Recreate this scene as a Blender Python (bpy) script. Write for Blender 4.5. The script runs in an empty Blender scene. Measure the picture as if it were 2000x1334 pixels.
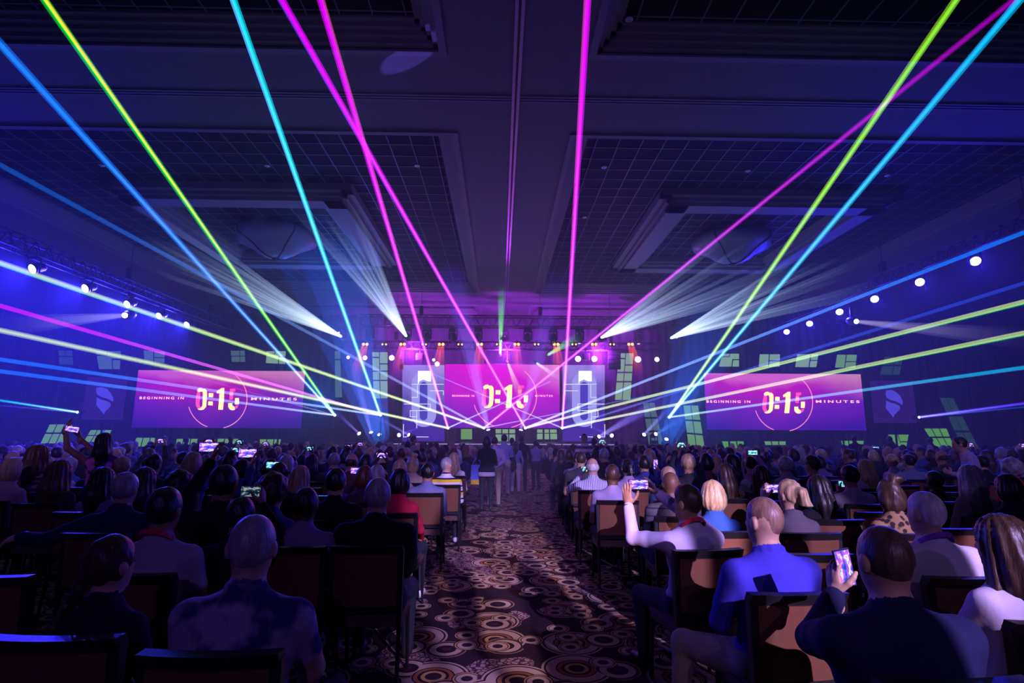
import bpy, bmesh, math, random
import numpy as np
from mathutils import Vector, Matrix, Euler

S = bpy.context.scene
COL = S.collection
random.seed(7)
RNG = np.random.default_rng(11)

# ---------------------------------------------------------------- camera
FPX, CX, CY = 1060.0, 1000.0, 667.0
CAM = Vector((0.0, 0.0, 1.65))
PITCH, YAW, ROLL = math.atan(181 / FPX), math.atan(23 / FPX), math.radians(0.25)
CAM_R = Matrix.Rotation(-YAW, 3, 'Z') @ Matrix.Rotation(math.pi / 2 + PITCH, 3, 'X') @ Matrix.Rotation(ROLL, 3, 'Z')
cam_data = bpy.data.cameras.new('camera')
cam_data.sensor_width = 36.0
cam_data.lens = FPX * 36.0 / 2000.0
cam_data.clip_end = 200
cam = bpy.data.objects.new('camera', cam_data)
cam.matrix_world = Matrix.Translation(CAM) @ CAM_R.to_4x4()
COL.objects.link(cam)
S.camera = cam


def ray(px, py):
    return CAM_R @ Vector(((px - CX) / FPX, -(py - CY) / FPX, -1.0))


def at(px, py, Y):
    """world point seen at photo pixel (px, py) at distance Y down the hall"""
    d = ray(px, py)
    return CAM + d * (Y / d.y)


def atz(px, py, z):
    d = ray(px, py)
    return CAM + d * ((z - CAM.z) / d.z)


# ---------------------------------------------------------------- world, exposure
W = bpy.data.worlds.new('dark_hall')
S.world = W
W.use_nodes = True
W.node_tree.nodes['Background'].inputs[0].default_value = (0.004, 0.004, 0.02, 1)
W.node_tree.nodes['Background'].inputs[1].default_value = 0.0
vs = S.view_settings
vs.view_transform = 'Standard'
vs.look = 'None'
vs.gamma = 1.0
vs.exposure = 0.0
vs.use_curve_mapping = False
S.cycles.transparent_max_bounces = 48
S.cycles.max_bounces = 4
S.cycles.diffuse_bounces = 1
S.cycles.glossy_bounces = 2
S.cycles.volume_bounces = 0
S.cycles.use_adaptive_sampling = True
S.cycles.adaptive_threshold = 0.5
S.cycles.sample_clamp_indirect = 4.0


def lamp(name, kind, loc, energy, color, aim=None, size=0.1, spot=60, blend=0.5):
    l = bpy.data.lights.new(name, kind)
    l.energy = energy
    l.color = color
    if kind == 'SPOT':
        l.spot_size = math.radians(spot)
        l.spot_blend = blend
        l.shadow_soft_size = size
    elif kind == 'AREA':
        l.size = size
    else:
        l.shadow_soft_size = size
    o = bpy.data.objects.new(name, l)
    o.location = loc
    if aim is not None:
        o.rotation_euler = (Vector(aim) - Vector(loc)).to_track_quat('-Z', 'Y').to_euler()
    COL.objects.link(o)
    return o


# ---------------------------------------------------------------- tagging and mesh helpers
def tag(o, label=None, cat=None, group=None, kind=None):
    if label:
        o['label'] = label
    if cat:
        o['category'] = cat
    if group:
        o['group'] = group
    if kind:
        o['kind'] = kind
    return o


def empty(name, loc=(0, 0, 0), rz=0.0):
    o = bpy.data.objects.new(name, None)
    o.location = loc
    o.rotation_euler = (0, 0, rz)
    o.empty_display_size = 0.1
    COL.objects.link(o)
    return o


def link(name, mesh, parent=None, loc=None, rot=None):
    o = bpy.data.objects.new(name, mesh)
    COL.objects.link(o)
    if parent is not None:
        o.parent = parent
    if loc is not None:
        o.location = loc
    if rot is not None:
        o.rotation_euler = rot
    return o


class MB:
    """collects boxes, bars, tubes and rings, then becomes one mesh"""

    def __init__(self):
        self.v, self.f, self.m = [], [], []

    def add(self, vs, fs, mi=0):
        n = len(self.v)
        self.v += [tuple(p) for p in vs]
        self.f += [tuple(i + n for i in f) for f in fs]
        self.m += [mi] * len(fs)
        return self

    def box(self, c, s, mi=0, M=None):
        x, y, z = s[0] / 2, s[1] / 2, s[2] / 2
        P = [Vector((a * x, b * y, d * z)) for a in (-1, 1) for b in (-1, 1) for d in (-1, 1)]
        if M is not None:
            P = [M @ p for p in P]
        c = Vector(c)
        return self.add([p + c for p in P], [(0, 1, 3, 2), (4, 6, 7, 5), (0, 4, 5, 1), (2, 3, 7, 6), (0, 2, 6, 4), (1, 5, 7, 3)], mi)

    def span(self, a, b, mi=0):
        a, b = Vector(a), Vector(b)
        return self.box((a + b) / 2, (abs(b.x - a.x), abs(b.y - a.y), abs(b.z - a.z)), mi)

    def tube(self, a, b, ra, rb=None, n=6, mi=0, caps=True):
        a, b = Vector(a), Vector(b)
        rb = ra if rb is None else rb
        d = (b - a).normalized()
        u = d.orthogonal().normalized()
        w = d.cross(u)
        P = []
        for p, r in ((a, ra), (b, rb)):
            for i in range(n):
                t = 2 * math.pi * i / n
                P.append(p + (u * math.cos(t) + w * math.sin(t)) * r)
        F = [(i, (i + 1) % n, n + (i + 1) % n, n + i) for i in range(n)]
        if caps:
            F += [tuple(range(n - 1, -1, -1)), tuple(range(n, 2 * n))]
        return self.add(P, F, mi)

    def lathe(self, prof, n=16, c=(0, 0, 0), mi=0, M=None):
        c = Vector(c)
        P, F = [], []
        for r, z in prof:
            for i in range(n):
                t = 2 * math.pi * i / n
                p = Vector((r * math.cos(t), r * math.sin(t), z))
                P.append((M @ p if M is not None else p) + c)
        for k in range(len(prof) - 1):
            for i in range(n):
                F.append((k * n + i, k * n + (i + 1) % n, (k + 1) * n + (i + 1) % n, (k + 1) * n + i))
        return self.add(P, F, mi)

    def prism(self, pts, d0, d1, fn, mi=0):
        """extrude outline pts [(u,w)] between depths d0,d1; fn(u,w,d)->xyz"""
        n = len(pts)
        P = [fn(u, w, d0) for u, w in pts] + [fn(u, w, d1) for u, w in pts]
        F = [tuple(range(n)), tuple(range(2 * n - 1, n - 1, -1))]
        F += [(i, n + i, n + (i + 1) % n, (i + 1) % n) for i in range(n)]
        return self.add(P, F, mi)

    def mesh(self, name, mats, smooth=False):
        me = bpy.data.meshes.new(name)
        me.from_pydata(self.v, [], self.f)
        for m in (mats if isinstance(mats, (list, tuple)) else [mats]):
            me.materials.append(m)
        if any(self.m):
            me.polygons.foreach_set('material_index', self.m)
        if smooth:
            me.polygons.foreach_set('use_smooth', [True] * len(me.polygons))
        me.update()
        return me

    def build(self, name, mats, parent=None, smooth=False, loc=None, rot=None):
        return link(name, self.mesh(name, mats, smooth), parent, loc, rot)


# ---------------------------------------------------------------- materials
MATS = {}


def nodes(name):
    m = bpy.data.materials.new(name)
    m.use_nodes = True
    nt = m.node_tree
    nt.nodes.clear()
    out = nt.nodes.new('ShaderNodeOutputMaterial')
    MATS[name] = m
    return m, nt, out


def N(nt, kind, **kw):
    n = nt.nodes.new('ShaderNode' + kind)
    for k, v in kw.items():
        if k.startswith('i_'):
            key = k[2:].replace('_', ' ')
            n.inputs[key].default_value = v
        else:
            setattr(n, k, v)
    return n


def plain(name, col, rough=0.7, metal=0.0, noise=0.0, nscale=20.0, spec=0.3, bump=0.0):
    m, nt, out = nodes(name)
    b = N(nt, 'BsdfPrincipled')
    b.inputs['Base Color'].default_value = (*col, 1)
    b.inputs['Roughness'].default_value = rough
    b.inputs['Metallic'].default_value = metal
    b.inputs['Specular IOR Level'].default_value = spec
    if noise or bump:
        tc = N(nt, 'TexCoord')
        nz = N(nt, 'TexNoise')
        nz.inputs['Scale'].default_value = nscale
        nz.inputs['Detail'].default_value = 4
        nt.links.new(tc.outputs['Object'], nz.inputs['Vector'])
        if noise:
            mx = N(nt, 'MixRGB', blend_type='MULTIPLY')
            mx.inputs[0].default_value = noise
            mx.inputs[1].default_value = (*col, 1)
            nt.links.new(nz.outputs['Color'], mx.inputs[2])
            hs = N(nt, 'HueSaturation')
            hs.inputs['Saturation'].default_value = 1.0
            hs.inputs['Value'].default_value = 1.0 + noise * 0.6
            nt.links.new(mx.outputs[0], hs.inputs['Color'])
            nt.links.new(hs.outputs[0], b.inputs['Base Color'])
        if bump:
            bp = N(nt, 'Bump')
            bp.inputs['Strength'].default_value = bump
            bp.inputs['Distance'].default_value = 0.02
            nt.links.new(nz.outputs['Fac'], bp.inputs['Height'])
            nt.links.new(bp.outputs[0], b.inputs['Normal'])
    nt.links.new(b.outputs[0], out.inputs['Surface'])
    return m


def glow(name, col, strength, sampled=True):
    m, nt, out = nodes(name)
    e = N(nt, 'Emission')
    e.inputs[0].default_value = (*col, 1)
    e.inputs[1].default_value = strength
    nt.links.new(e.outputs[0], out.inputs['Surface'])
    if not sampled:
        m.cycles.emission_sampling = 'NONE'
    return m


def haze_glow(name, col, strength, z0=None, z1=None, k=1.0):
    """emission standing in for lit haze inside a light beam: adds light, hides nothing. Local z runs along the beam 0..1"""
    m, nt, out = nodes(name)
    e = N(nt, 'Emission')
    e.inputs[0].default_value = (*col, 1)
    e.inputs[1].default_value = strength
    if z0 is not None:
        tc = N(nt, 'TexCoord')
        sp = N(nt, 'SeparateXYZ')
        nt.links.new(tc.outputs['Generated'], sp.inputs[0])
        pw = N(nt, 'Math', operation='POWER')
        pw.inputs[1].default_value = k
        nt.links.new(sp.outputs['Z'], pw.inputs[0])
        mr = N(nt, 'MapRange')
        mr.inputs['To Min'].default_value = strength * z0
        mr.inputs['To Max'].default_value = strength * z1
        nt.links.new(pw.outputs[0], mr.inputs['Value'])
        nt.links.new(mr.outputs[0], e.inputs[1])
    t = N(nt, 'BsdfTransparent')
    a = N(nt, 'AddShader')
    nt.links.new(t.outputs[0], a.inputs[0])
    nt.links.new(e.outputs[0], a.inputs[1])
    nt.links.new(a.outputs[0], out.inputs['Surface'])
    m.cycles.emission_sampling = 'NONE'
    return m
# ---------------------------------------------------------------- lights of the hall
ZS, ZG = 8.95, 9.31          # soffit and tile grid heights
BLUE = (0.10, 0.10, 1.0)
VIOL = (0.32, 0.12, 1.0)
# added violet fill without fixtures, over the crowd and up the backdrop
for wx in (-5.5, 0.3, 6.1):
    lamp('stage_fill', 'SPOT', (wx, 26.2, 6.75), 650, (0.50, 0.03, 1.0), aim=(wx, 16, 1.5), size=0.12, spot=130, blend=1.0)
for wx in (-4.5, 0.3, 5.1):
    lamp('stage_back_fill', 'SPOT', (wx, 27.2, 5.6), 5200, (0.48, 0.03, 1.0), aim=(wx, 31.5, 7.2), size=0.12, spot=150, blend=1.0)
# gobo lights at the rear of the hall: broken streaks over the aisle and the rows right of it
def gobo(name, loc, aim, energy, color, spot, rot, scale, lo, hi, off):
    g = lamp(name, 'SPOT', loc, energy, color, aim=aim, size=0.04, spot=spot, blend=0.3)
    g.data.use_nodes = True
    nt = g.data.node_tree
    tc, mp, nz, cr = N(nt, 'TexCoord'), N(nt, 'Mapping'), N(nt, 'TexNoise'), N(nt, 'ValToRGB')
    mp.inputs['Location'].default_value = off
    mp.inputs['Rotation'].default_value = (0, 0, math.radians(rot))
    mp.inputs['Scale'].default_value = scale
    nz.inputs['Scale'].default_value = 1.0
    nz.inputs['Detail'].default_value = 1.5
    cr.color_ramp.elements[0].position, cr.color_ramp.elements[1].position = lo, hi
    cr.color_ramp.elements[0].color = (0.02, 0.02, 0.02, 1)
    nt.links.new(tc.outputs['Normal'], mp.inputs[0])
    nt.links.new(mp.outputs[0], nz.inputs['Vector'])
    nt.links.new(nz.outputs['Fac'], cr.inputs[0])
    nt.links.new(cr.outputs[0], nt.nodes['Emission'].inputs['Strength'])


gobo('rear_gobo_rows', (5.2, -7.5, 6.2), (2.0, 3.7, 0.9), 15000, (0.60, 0.42, 1.0), 20.5, 8, (20, 3.2, 1.0), 0.435, 0.475, (2.2, 0, 0))
gobo('rear_gobo_aisle', (1.6, -9.0, 6.4), (0.62, 6.6, 0.0), 16000, (0.80, 0.50, 0.80), 9.5, -24, (28, 4.0, 1.0), 0.50, 0.535, (3.0, 0, 0))
gobo('rear_aisle_spot', (-2.0, -10.0, 6.8), (0.3, 13.8, 1.0), 6500, (0.42, 0.30, 1.0), 9, 0, (20, 6.0, 1.0), 0.30, 0.45, (0, 0, 0))
lamp('rear_violet_fill', 'SPOT', (0.0, -10.5, 7.6), 700, (0.30, 0.14, 1.0), aim=(0.5, 10, 0.5), size=0.15, spot=75, blend=0.8)  # weak violet fill added from the rear as room ambience
for rx in (-9.5, 0.5, 10.0):
    lamp('rear_crowd_fill', 'SPOT', (rx * 0.5, -10.5, 7.8), 4200, (0.36, 0.20, 1.0), aim=(rx, 16.5, 0.6), size=0.1, spot=22, blend=0.6)  # extra fill added to brighten the middle rows
# saturated blue light behind the laser sources, and blue from the side drapes
lamp('blue_left_wash', 'SPOT', (-9.5, 29.5, 3.0), 3000, (0.0, 0.14, 1.0), aim=(-9.0, 20, 6.5), size=0.3, spot=120, blend=1.0)
lamp('blue_right_wash', 'SPOT', (10.2, 29.5, 2.0), 1500, (0.0, 0.14, 1.0), aim=(10.0, 20, 5.5), size=0.3, spot=110, blend=1.0)

# small violet spot thrown on the soffit beside the near coffer
pz = atz(795, 112, 8.95)
lamp('soffit_spot', 'SPOT', (-9.0, 15.5, 5.6), 7000, (0.20, 0.12, 1.0), aim=pz, size=0.02, spot=3.4, blend=0.25)
# ---------------------------------------------------------------- materials of the room
plain('plaster', (0.15, 0.14, 0.16), 0.85, noise=0.15, nscale=3)
plain('molding', (0.19, 0.18, 0.20), 0.7)
plain('tile', (0.012, 0.012, 0.016), 0.9, noise=0.3, nscale=40)
plain('grid_bar', (0.15, 0.16, 0.21), 0.5)
plain('drape', (0.05, 0.05, 0.065), 0.95, noise=0.2, nscale=6)
plain('black_metal', (0.02, 0.02, 0.024), 0.5, spec=0.4)
plain('dark_paint', (0.012, 0.012, 0.016), 0.6)
plain('seam_metal', (0.4, 0.36, 0.45), 0.4, metal=0.6)


def carpet():
    m, nt, out = nodes('carpet')
    L = nt.links.new
    b = N(nt, 'BsdfPrincipled')
    b.inputs['Roughness'].default_value = 0.95
    b.inputs['Specular IOR Level'].default_value = 0.1
    tc = N(nt, 'TexCoord')

    def mix(fac, a, c):
        n = N(nt, 'MixRGB')
        if isinstance(fac, float):
            n.inputs[0].default_value = fac
        else:
            L(fac, n.inputs[0])
        for i, x in ((1, a), (2, c)):
            if isinstance(x, tuple):
                n.inputs[i].default_value = (*x, 1)
            else:
                L(x, n.inputs[i])
        return n.outputs[0]

    def ramp(src, stops, interp='CONSTANT'):
        r = N(nt, 'ValToRGB')
        r.color_ramp.interpolation = interp
        while len(r.color_ramp.elements) < len(stops):
            r.color_ramp.elements.new(0.5)
        for e, (p, c) in zip(r.color_ramp.elements, stops):
            e.position = p
            e.color = (*c, 1) if len(c) == 3 else c
        L(src, r.inputs[0])
        return r.outputs[0]

    dark, plum, gold, tan, rust = (0.022, 0.011, 0.018), (0.055, 0.022, 0.035), (0.40, 0.25, 0.10), (0.40, 0.29, 0.22), (0.28, 0.09, 0.04)
    # ground: small honeycomb flowers on plum
    v0 = N(nt, 'TexVoronoi', feature='DISTANCE_TO_EDGE')
    v0.inputs['Scale'].default_value = 22
    L(tc.outputs['Object'], v0.inputs['Vector'])
    cells = ramp(v0.outputs['Distance'], [(0, plum), (0.10, (0.30, 0.20, 0.19))])
    nz = N(nt, 'TexNoise')
    nz.inputs['Scale'].default_value = 0.9
    L(tc.outputs['Object'], nz.inputs['Vector'])
    pick = ramp(nz.outputs['Fac'], [(0, (0, 0, 0)), (0.55, (1, 1, 1))])
    base = mix(pick, dark, cells)
    cur = base
    # overlapping discs of concentric rings in three layers
    for sc, off, rad, k in ((1.75, 3.1, 0.46, 0), (2.6, 11.7, 0.44, 1), (3.9, 7.3, 0.42, 2)):
        mp = N(nt, 'Mapping')
        mp.inputs['Location'].default_value = (off, off * 0.37, 0)
        L(tc.outputs['Object'], mp.inputs[0])
        v = N(nt, 'TexVoronoi', voronoi_dimensions='2D')
        v.inputs['Scale'].default_value = sc
        v.inputs['Randomness'].default_value = 0.75
        L(mp.outputs[0], v.inputs['Vector'])
        rings = [
            [(0, dark), (0.10, gold), (0.15, dark), (0.19, rust), (0.24, dark), (0.26, tan), (0.38, dark), (0.41, tan), (0.44, dark)],
            [(0, plum), (0.08, dark), (0.20, tan), (0.33, dark), (0.36, plum), (0.40, gold), (0.42, dark)],
            [(0, dark), (0.16, tan), (0.30, dark), (0.33, gold), (0.38, dark)],
        ][k]
        ring = ramp(v.outputs['Distance'], rings)
        inside = N(nt, 'Math', operation='LESS_THAN')
        inside.inputs[1].default_value = rad
        L(v.outputs['Distance'], inside.inputs[0])
        sp = N(nt, 'SeparateColor')
        L(v.outputs['Color'], sp.inputs[0])
        keep = N(nt, 'Math', operation='GREATER_THAN')
        keep.inputs[1].default_value = (0.25, 0.45, 0.55)[k]
        L(sp.outputs[0], keep.inputs[0])
        both = N(nt, 'Math', operation='MULTIPLY')
        L(inside.outputs[0], both.inputs[0])
        L(keep.outputs[0], both.inputs[1])
        cur = mix(both.outputs[0], cur, ring)
    L(cur, b.inputs['Base Color'])
    fz = N(nt, 'TexNoise')
    fz.inputs['Scale'].default_value = 300
    L(tc.outputs['Object'], fz.inputs['Vector'])
    bp = N(nt, 'Bump')
    bp.inputs['Strength'].default_value = 0.4
    bp.inputs['Distance'].default_value = 0.004
    L(fz.outputs['Fac'], bp.inputs['Height'])
    L(bp.outputs[0], b.inputs['Normal'])
    L(b.outputs[0], out.inputs['Surface'])


carpet()
X0, X1, Y0, Y1 = -34.0, 34.0, -12.0, 34.0


def struct(name, mb, mat, parent=None, label=None):
    o = mb.build(name, mat, parent)
    if parent is None:
        tag(o, label, kind='structure')
    return o


# ---------------------------------------------------------------- floor and walls
struct('floor', MB().span((X0, Y0, -0.15), (X1, Y1, 0)), MATS['carpet'], label='dark plum carpet patterned with gold and tan rings')


def drape_wall(name, a, b, label, amp=0.06, pitch=0.5):
    """a hung black drape with soft vertical folds"""
    a, b = Vector((*a, 0)), Vector((*b, 0))
    d = (b - a)
    n = int(d.length / 0.125)
    nrm = Vector((-d.y, d.x, 0)).normalized()
    mb = MB()
    P = []
    for i in range(n + 1):
        t = i / n
        s = t * d.length
        off = amp * math.sin(2 * math.pi * s / pitch) + 0.4 * amp * math.sin(2 * math.pi * s / (pitch * 2.7) + 1)
        p = a + d * t + nrm * off
        P += [(p.x, p.y, 0), (p.x, p.y, ZS + 0.5)]
    F = [(2 * i, 2 * i + 2, 2 * i + 3, 2 * i + 1) for i in range(n)]
    mb.add(P, F)
    return struct(name, mb, MATS['drape'], label=label)


drape_wall('wall_back', (X1, Y1 - 0.5), (X0, Y1 - 0.5), 'black pleated drape behind the stage')
drape_wall('wall_left', (X0 + 0.5, Y1), (X0 + 0.5, Y0), 'dark draped wall along the blue lights')
drape_wall('wall_right', (X1 - 0.5, Y0), (X1 - 0.5, Y1), 'dark draped wall beside the empty chairs')
struct('wall_rear', MB().span((X0, Y0, 0), (X1, Y0 + 0.2, ZS + 0.5)), MATS['drape'], label='dark wall at the rear of the hall')

# ---------------------------------------------------------------- ceiling: soffit bands with coffers of tiles
CX0, CX1 = -1.23, 1.82
OUT_L, OUT_R = -15.8, 16.0
COF_Y = [(-5.7, 9.4), (12.4, 27.5), (30.5, 33.5)]
TOP = ZG + 1.2
ceil = MB()
ceil.span((CX0, Y0, ZS), (CX1, Y1, TOP))                 # band over the aisle
ceil.span((X0, Y0, ZS), (OUT_L, Y1, TOP))
ceil.span((OUT_R, Y0, ZS), (X1, Y1, TOP))
edges = [Y0] + [y for c in COF_Y for y in c] + [Y1]
for x0, x1 in ((OUT_L, CX0), (CX1, OUT_R)):
    for i in range(0, len(edges), 2):
        ceil.span((x0, edges[i], ZS), (x1, edges[i + 1], TOP))
ceiling = struct('ceiling', ceil, MATS['plaster'], label='plaster soffit of the coffered hall ceiling')

TS = 0.61
tile_me = MB().box((0, 0, 0.012), (TS - 0.03, TS - 0.03, 0.024)).mesh('ceiling_tile', MATS['tile'])
n_coffer = 0
FR = {}
for side, (x0, x1) in (('l', (OUT_L, CX0)), ('r', (CX1, OUT_R))):
    for ci, (y0, y1) in enumerate(COF_Y):
        root = empty('ceiling_coffer', (0, 0, 0))
        where = ('near', 'chandelier', 'stage-end')[ci]
        tag(root, '%s ceiling coffer of dark square tiles %s of the aisle band' % (where, 'left' if side == 'l' else 'right'), kind='structure')
        # stepped crown moulding, four steps inward and upward
        st = MB()
        nst = 4
        for k in range(nst):
            i0, i1 = 0.42 * k / nst, 0.42 * (k + 1) / nst
            z = ZS + (ZG - ZS) * (k + 0.45) / nst
            a0, a1, b0, b1 = x0 + i0, x1 - i0, y0 + i0, y1 - i0
            w = i1 - i0
            for p, q in (((a0, b0), (a0 + w, b1)), ((a1 - w, b0), (a1, b1)), ((a0, b0), (a1, b0 + w)), ((a0, b1 - w), (a1, b1))):
                st.span((*p, z), (*q, ZG + 0.05))
        # lip on the soffit face
        for p, q in (((x0 - 0.14, y0 - 0.14), (x0, y1 + 0.14)), ((x1, y0 - 0.14), (x1 + 0.14, y1 + 0.14)), ((x0, y0 - 0.14), (x1, y0)), ((x0, y1), (x1, y1 + 0.14))):
            st.span((*p, ZS - 0.05), (*q, ZS + 0.02))
        st.build('crown_molding', MATS['molding'], root)
        # grid bars
        gx0, gx1, gy0, gy1 = x0 + 0.42, x1 - 0.42, y0 + 0.42, y1 - 0.42
        hole = None
        if ci == 1:
            cxm = (x0 + x1) / 2
            hole = (cxm - 3.85, cxm + 3.85, 15.9, 23.9)
            FR[side] = hole
        nx, ny = int((gx1 - gx0) / TS), int((gy1 - gy0) / TS)
        ox = gx0 + ((gx1 - gx0) - nx * TS) / 2
        oy = gy0 + ((gy1 - gy0) - ny * TS) / 2
        bars = MB()
        for i in range(nx + 1):
            x = ox + i * TS
            bars.span((x - 0.012, gy0, ZG - 0.012), (x + 0.012, gy1, ZG + 0.01))
        for j in range(ny + 1):
            y = oy + j * TS
            bars.span((gx0, y - 0.012, ZG - 0.011), (gx1, y + 0.012, ZG + 0.01))
        bars.build('grid_bars', MATS['grid_bar'], root)
        cells = []
        for i in range(nx):
            for j in range(ny):
                x, y = ox + (i + 0.5) * TS, oy + (j + 0.5) * TS
                if hole and hole[0] - 0.2 < x < hole[1] + 0.2 and hole[2] - 0.2 < y < hole[3] + 0.2:
                    continue
                cells.append((x, y))
        # the tiles that show largest are pieces of their own, the others one mass
        def seen(c):
            if c[1] < 3.0:
                return 0
            d = Vector((c[0], c[1], ZG - CAM.z))
            px = CX - 23 + FPX * d.x / d.y
            return (1 if -100 < px < 2100 and d.y > 5.5 else 0.01) / d.length
        cells.sort(key=seen, reverse=True)
        lim = (60, 230, 40)[ci]
        for x, y in cells[:lim]:
            o = link('ceiling_tile', tile_me, root, (x, y, ZG + random.uniform(0.0, 0.006)))
        rest = MB()
        for x, y in cells[lim:]:
            rest.box((x, y, ZG + 0.012), (TS - 0.03, TS - 0.03, 0.024))
        if rest.v:
            tag(rest.build('ceiling_tiles_beyond', MATS['tile'], root), kind='stuff')
        struct('tile_backing', MB().span((x0, y0, ZG + 0.04), (x1, y1, ZG + 0.08)), MATS['tile'], root)

# seams and expansion strips in the soffit
for k, dx in enumerate((-0.055, 0.055)):
    o = MB().span((0.295 + dx - 0.03, Y0, ZS - 0.03), (0.295 + dx + 0.03, 33, ZS)).build('trim_%d' % (k + 1), MATS['seam_metal'])
    tag(o, 'long metal track strip down the aisle soffit, %s of two' % ('first' if k == 0 else 'second'), kind='structure')
for k, (y, xx) in enumerate(((10.9, (OUT_L, 0.2)), (10.9, (0.39, OUT_R)))):
    mb = MB()
    for dy in (-0.09, 0.0, 0.09):
        mb.span((xx[0], y + dy - 0.025, ZS - 0.025), (xx[1], y + dy + 0.025, ZS))
    tag(mb.build('trim_%d' % (k + 3), MATS['molding']), 'ribbed cross strip in the soffit %s of the aisle track' % ('left' if k == 0 else 'right'), kind='structure')

# ---------------------------------------------------------------- chandelier surrounds and chandeliers
plain('chandelier_glass', (0.16, 0.18, 0.26), 0.45, noise=0.4, nscale=2.5, spec=0.5)
for side, (hx0, hx1, hy0, hy1) in FR.items():
    sw = 'left' if side == 'l' else 'right'
    root = empty('ceiling_surround', ((hx0 + hx1) / 2, (hy0 + hy1) / 2, ZG))
    tag(root, 'square stepped plaster surround of the %s chandelier' % sw, kind='structure')
    zb = ZS - 0.08
    mb = MB()
    for (w0, w1, z) in ((0.0, 0.35, zb + 0.22), (0.22, 0.42, zb + 0.12), (0.36, 0.95, zb), (0.95, 1.12, zb + 0.12), (1.12, 1.25, zb + 0.24)):
        a0, a1, b0, b1 = hx0 + w0, hx1 - w0, hy0 + w0, hy1 - w0
        w = w1 - w0
        for p, q in (((a0, b0), (a0 + w, b1)), ((a1 - w, b0), (a1, b1)), ((a0, b0), (a1, b0 + w)), ((a0, b1 - w), (a1, b1))):
            mb.span((*p, z), (*q, ZG + 0.6))
    o = mb.build('surround_frame', MATS['molding'])
    o.parent = root
    o.matrix_parent_inverse = Matrix.Translation(-root.location)
    o = MB().span((hx0 + 1.2, hy0 + 1.2, ZG + 0.1), (hx1 - 1.2, hy1 - 1.2, ZG + 0.55)).build('dome_panel', MATS['plaster'])
    o.parent = root
    o.matrix_parent_inverse = Matrix.Translation(-root.location)
    # chandelier: shallow swagged glass bowl on dark ribs
    cx, cy = (hx0 + hx1) / 2, (hy0 + hy1) / 2
    ch = empty('chandelier', (cx, cy, ZG + 0.1))
    tag(ch, 'shallow swagged glass bowl chandelier on dark ribs in the %s surround' % sw, 'chandelier', 'bowl chandeliers')
    n, R, D = 48, 1.45, 1.25
    P, F = [], []
    prof = [(1.0, -0.38), (0.97, -0.62), (0.80, -0.74), (0.62, -0.86), (0.45, -1.05), (0.25, -1.2), (0.06, -1.26)]
    for r, z in prof:
        for i in range(n):
            t = 2 * math.pi * i / n
            sw_ = 0.10 * abs(math.sin(2 * t)) * r
            P.append((R * r * math.cos(t), R * r * math.sin(t), z + sw_))
    for k in range(len(prof) - 1):
        for i in range(n):
            F.append((k * n + i, k * n + (i + 1) % n, (k + 1) * n + (i + 1) % n, (k + 1) * n + i))
    gb = MB().add(P, F).build('glass_bowl', MATS['chandelier_glass'], ch, smooth=True)
    md = gb.modifiers.new('thick', 'SOLIDIFY')
    md.thickness = 0.02
    for q in range(4):
        t = math.pi / 4 + q * math.pi / 2
        rb = MB()
        pts = [Vector((R * r * 1.02 * math.cos(t), R * r * 1.02 * math.sin(t), z - 0.02 + 0.10 * r)) for r, z in prof]
        for a, b in zip(pts, pts[1:]):
            rb.tube(a, b, 0.03, n=6)
        rb.build('rib', MATS['black_metal'], ch)
    MB().lathe([(0, -1.36), (0.08, -1.33), (0.14, -1.27), (0.05, -1.2), (0, -1.18)], 14).build('finial', MATS['black_metal'], ch, smooth=True)
    MB().tube((0, 0, 0), (0, 0, -1.2), 0.04, n=8).build('stem', MATS['black_metal'], ch)

# sprinklers and downlights dotted over the coffers
plain('white_trim', (0.8, 0.8, 0.8), 0.4)
SPR = ['beside the upright magenta laser', 'near the middle of the right coffer', 'inside the left edge of the right coffer', 'right of the lime laser', 'left of the steep blue-white laser', 'near the right edge of the left coffer',
       'at the left end of the left coffer', 'above the right wash lights', 'above the left wash lights', 'below the thick cyan laser', 'at the far side of the right coffer', 'in the near right coffer at the top edge']
for k, (px, py) in enumerate(((1180, 326), (1461, 333), (1142, 424), (1690, 379), (522, 323), (815, 323), (199, 322), (1790, 457), (112, 418), (247, 488), (1733, 342), (1228, 37))):
    z = ZG - 0.01
    p = atz(px, py, z)
    t = empty('sprinkler', (p.x, p.y, z))
    tag(t, 'small pale ceiling sprinkler head ' + SPR[k], 'sprinkler', 'sprinkler heads in the ceiling')
    MB().lathe([(0.0, -0.002), (0.075, -0.004), (0.085, -0.02), (0.05, -0.03), (0.0, -0.032)], 12).build('rosette', MATS['white_trim'], t, smooth=True)
    MB().tube((0, 0, -0.03), (0, 0, -0.075), 0.02, 0.012, n=8).build('head', MATS['white_trim'], t)
# ---------------------------------------------------------------- stage haze: hangs over the front two thirds of the hall
m, nt, out = nodes('haze')
v = N(nt, 'VolumeScatter')
v.inputs['Color'].default_value = (1, 1, 1, 1)
v.inputs['Density'].default_value = 0.013
v.inputs['Anisotropy'].default_value = 0.0
nt.links.new(v.outputs[0], out.inputs['Volume'])
tag(MB().span((X0 + 0.7, 8.0, 0.02), (X1 - 0.7, Y1 - 0.6, ZG + 0.02)).build('haze', m), 'thin theatrical haze over the front of the hall', 'haze', kind='stuff')
# ---------------------------------------------------------------- stage
YF = 27.0
ZST = 1.18
plain('stage_skirt', (0.03, 0.03, 0.04), 0.9)
plain('stage_top', (0.05, 0.05, 0.06), 0.35, spec=0.5)
xa, xb = at(655, 866, YF).x, at(1300, 866, YF).x
st = empty('stage', ((xa + xb) / 2, (YF + 33) / 2, 0))
tag(st, 'wide low black stage platform below the centre screen', 'stage')


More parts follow.
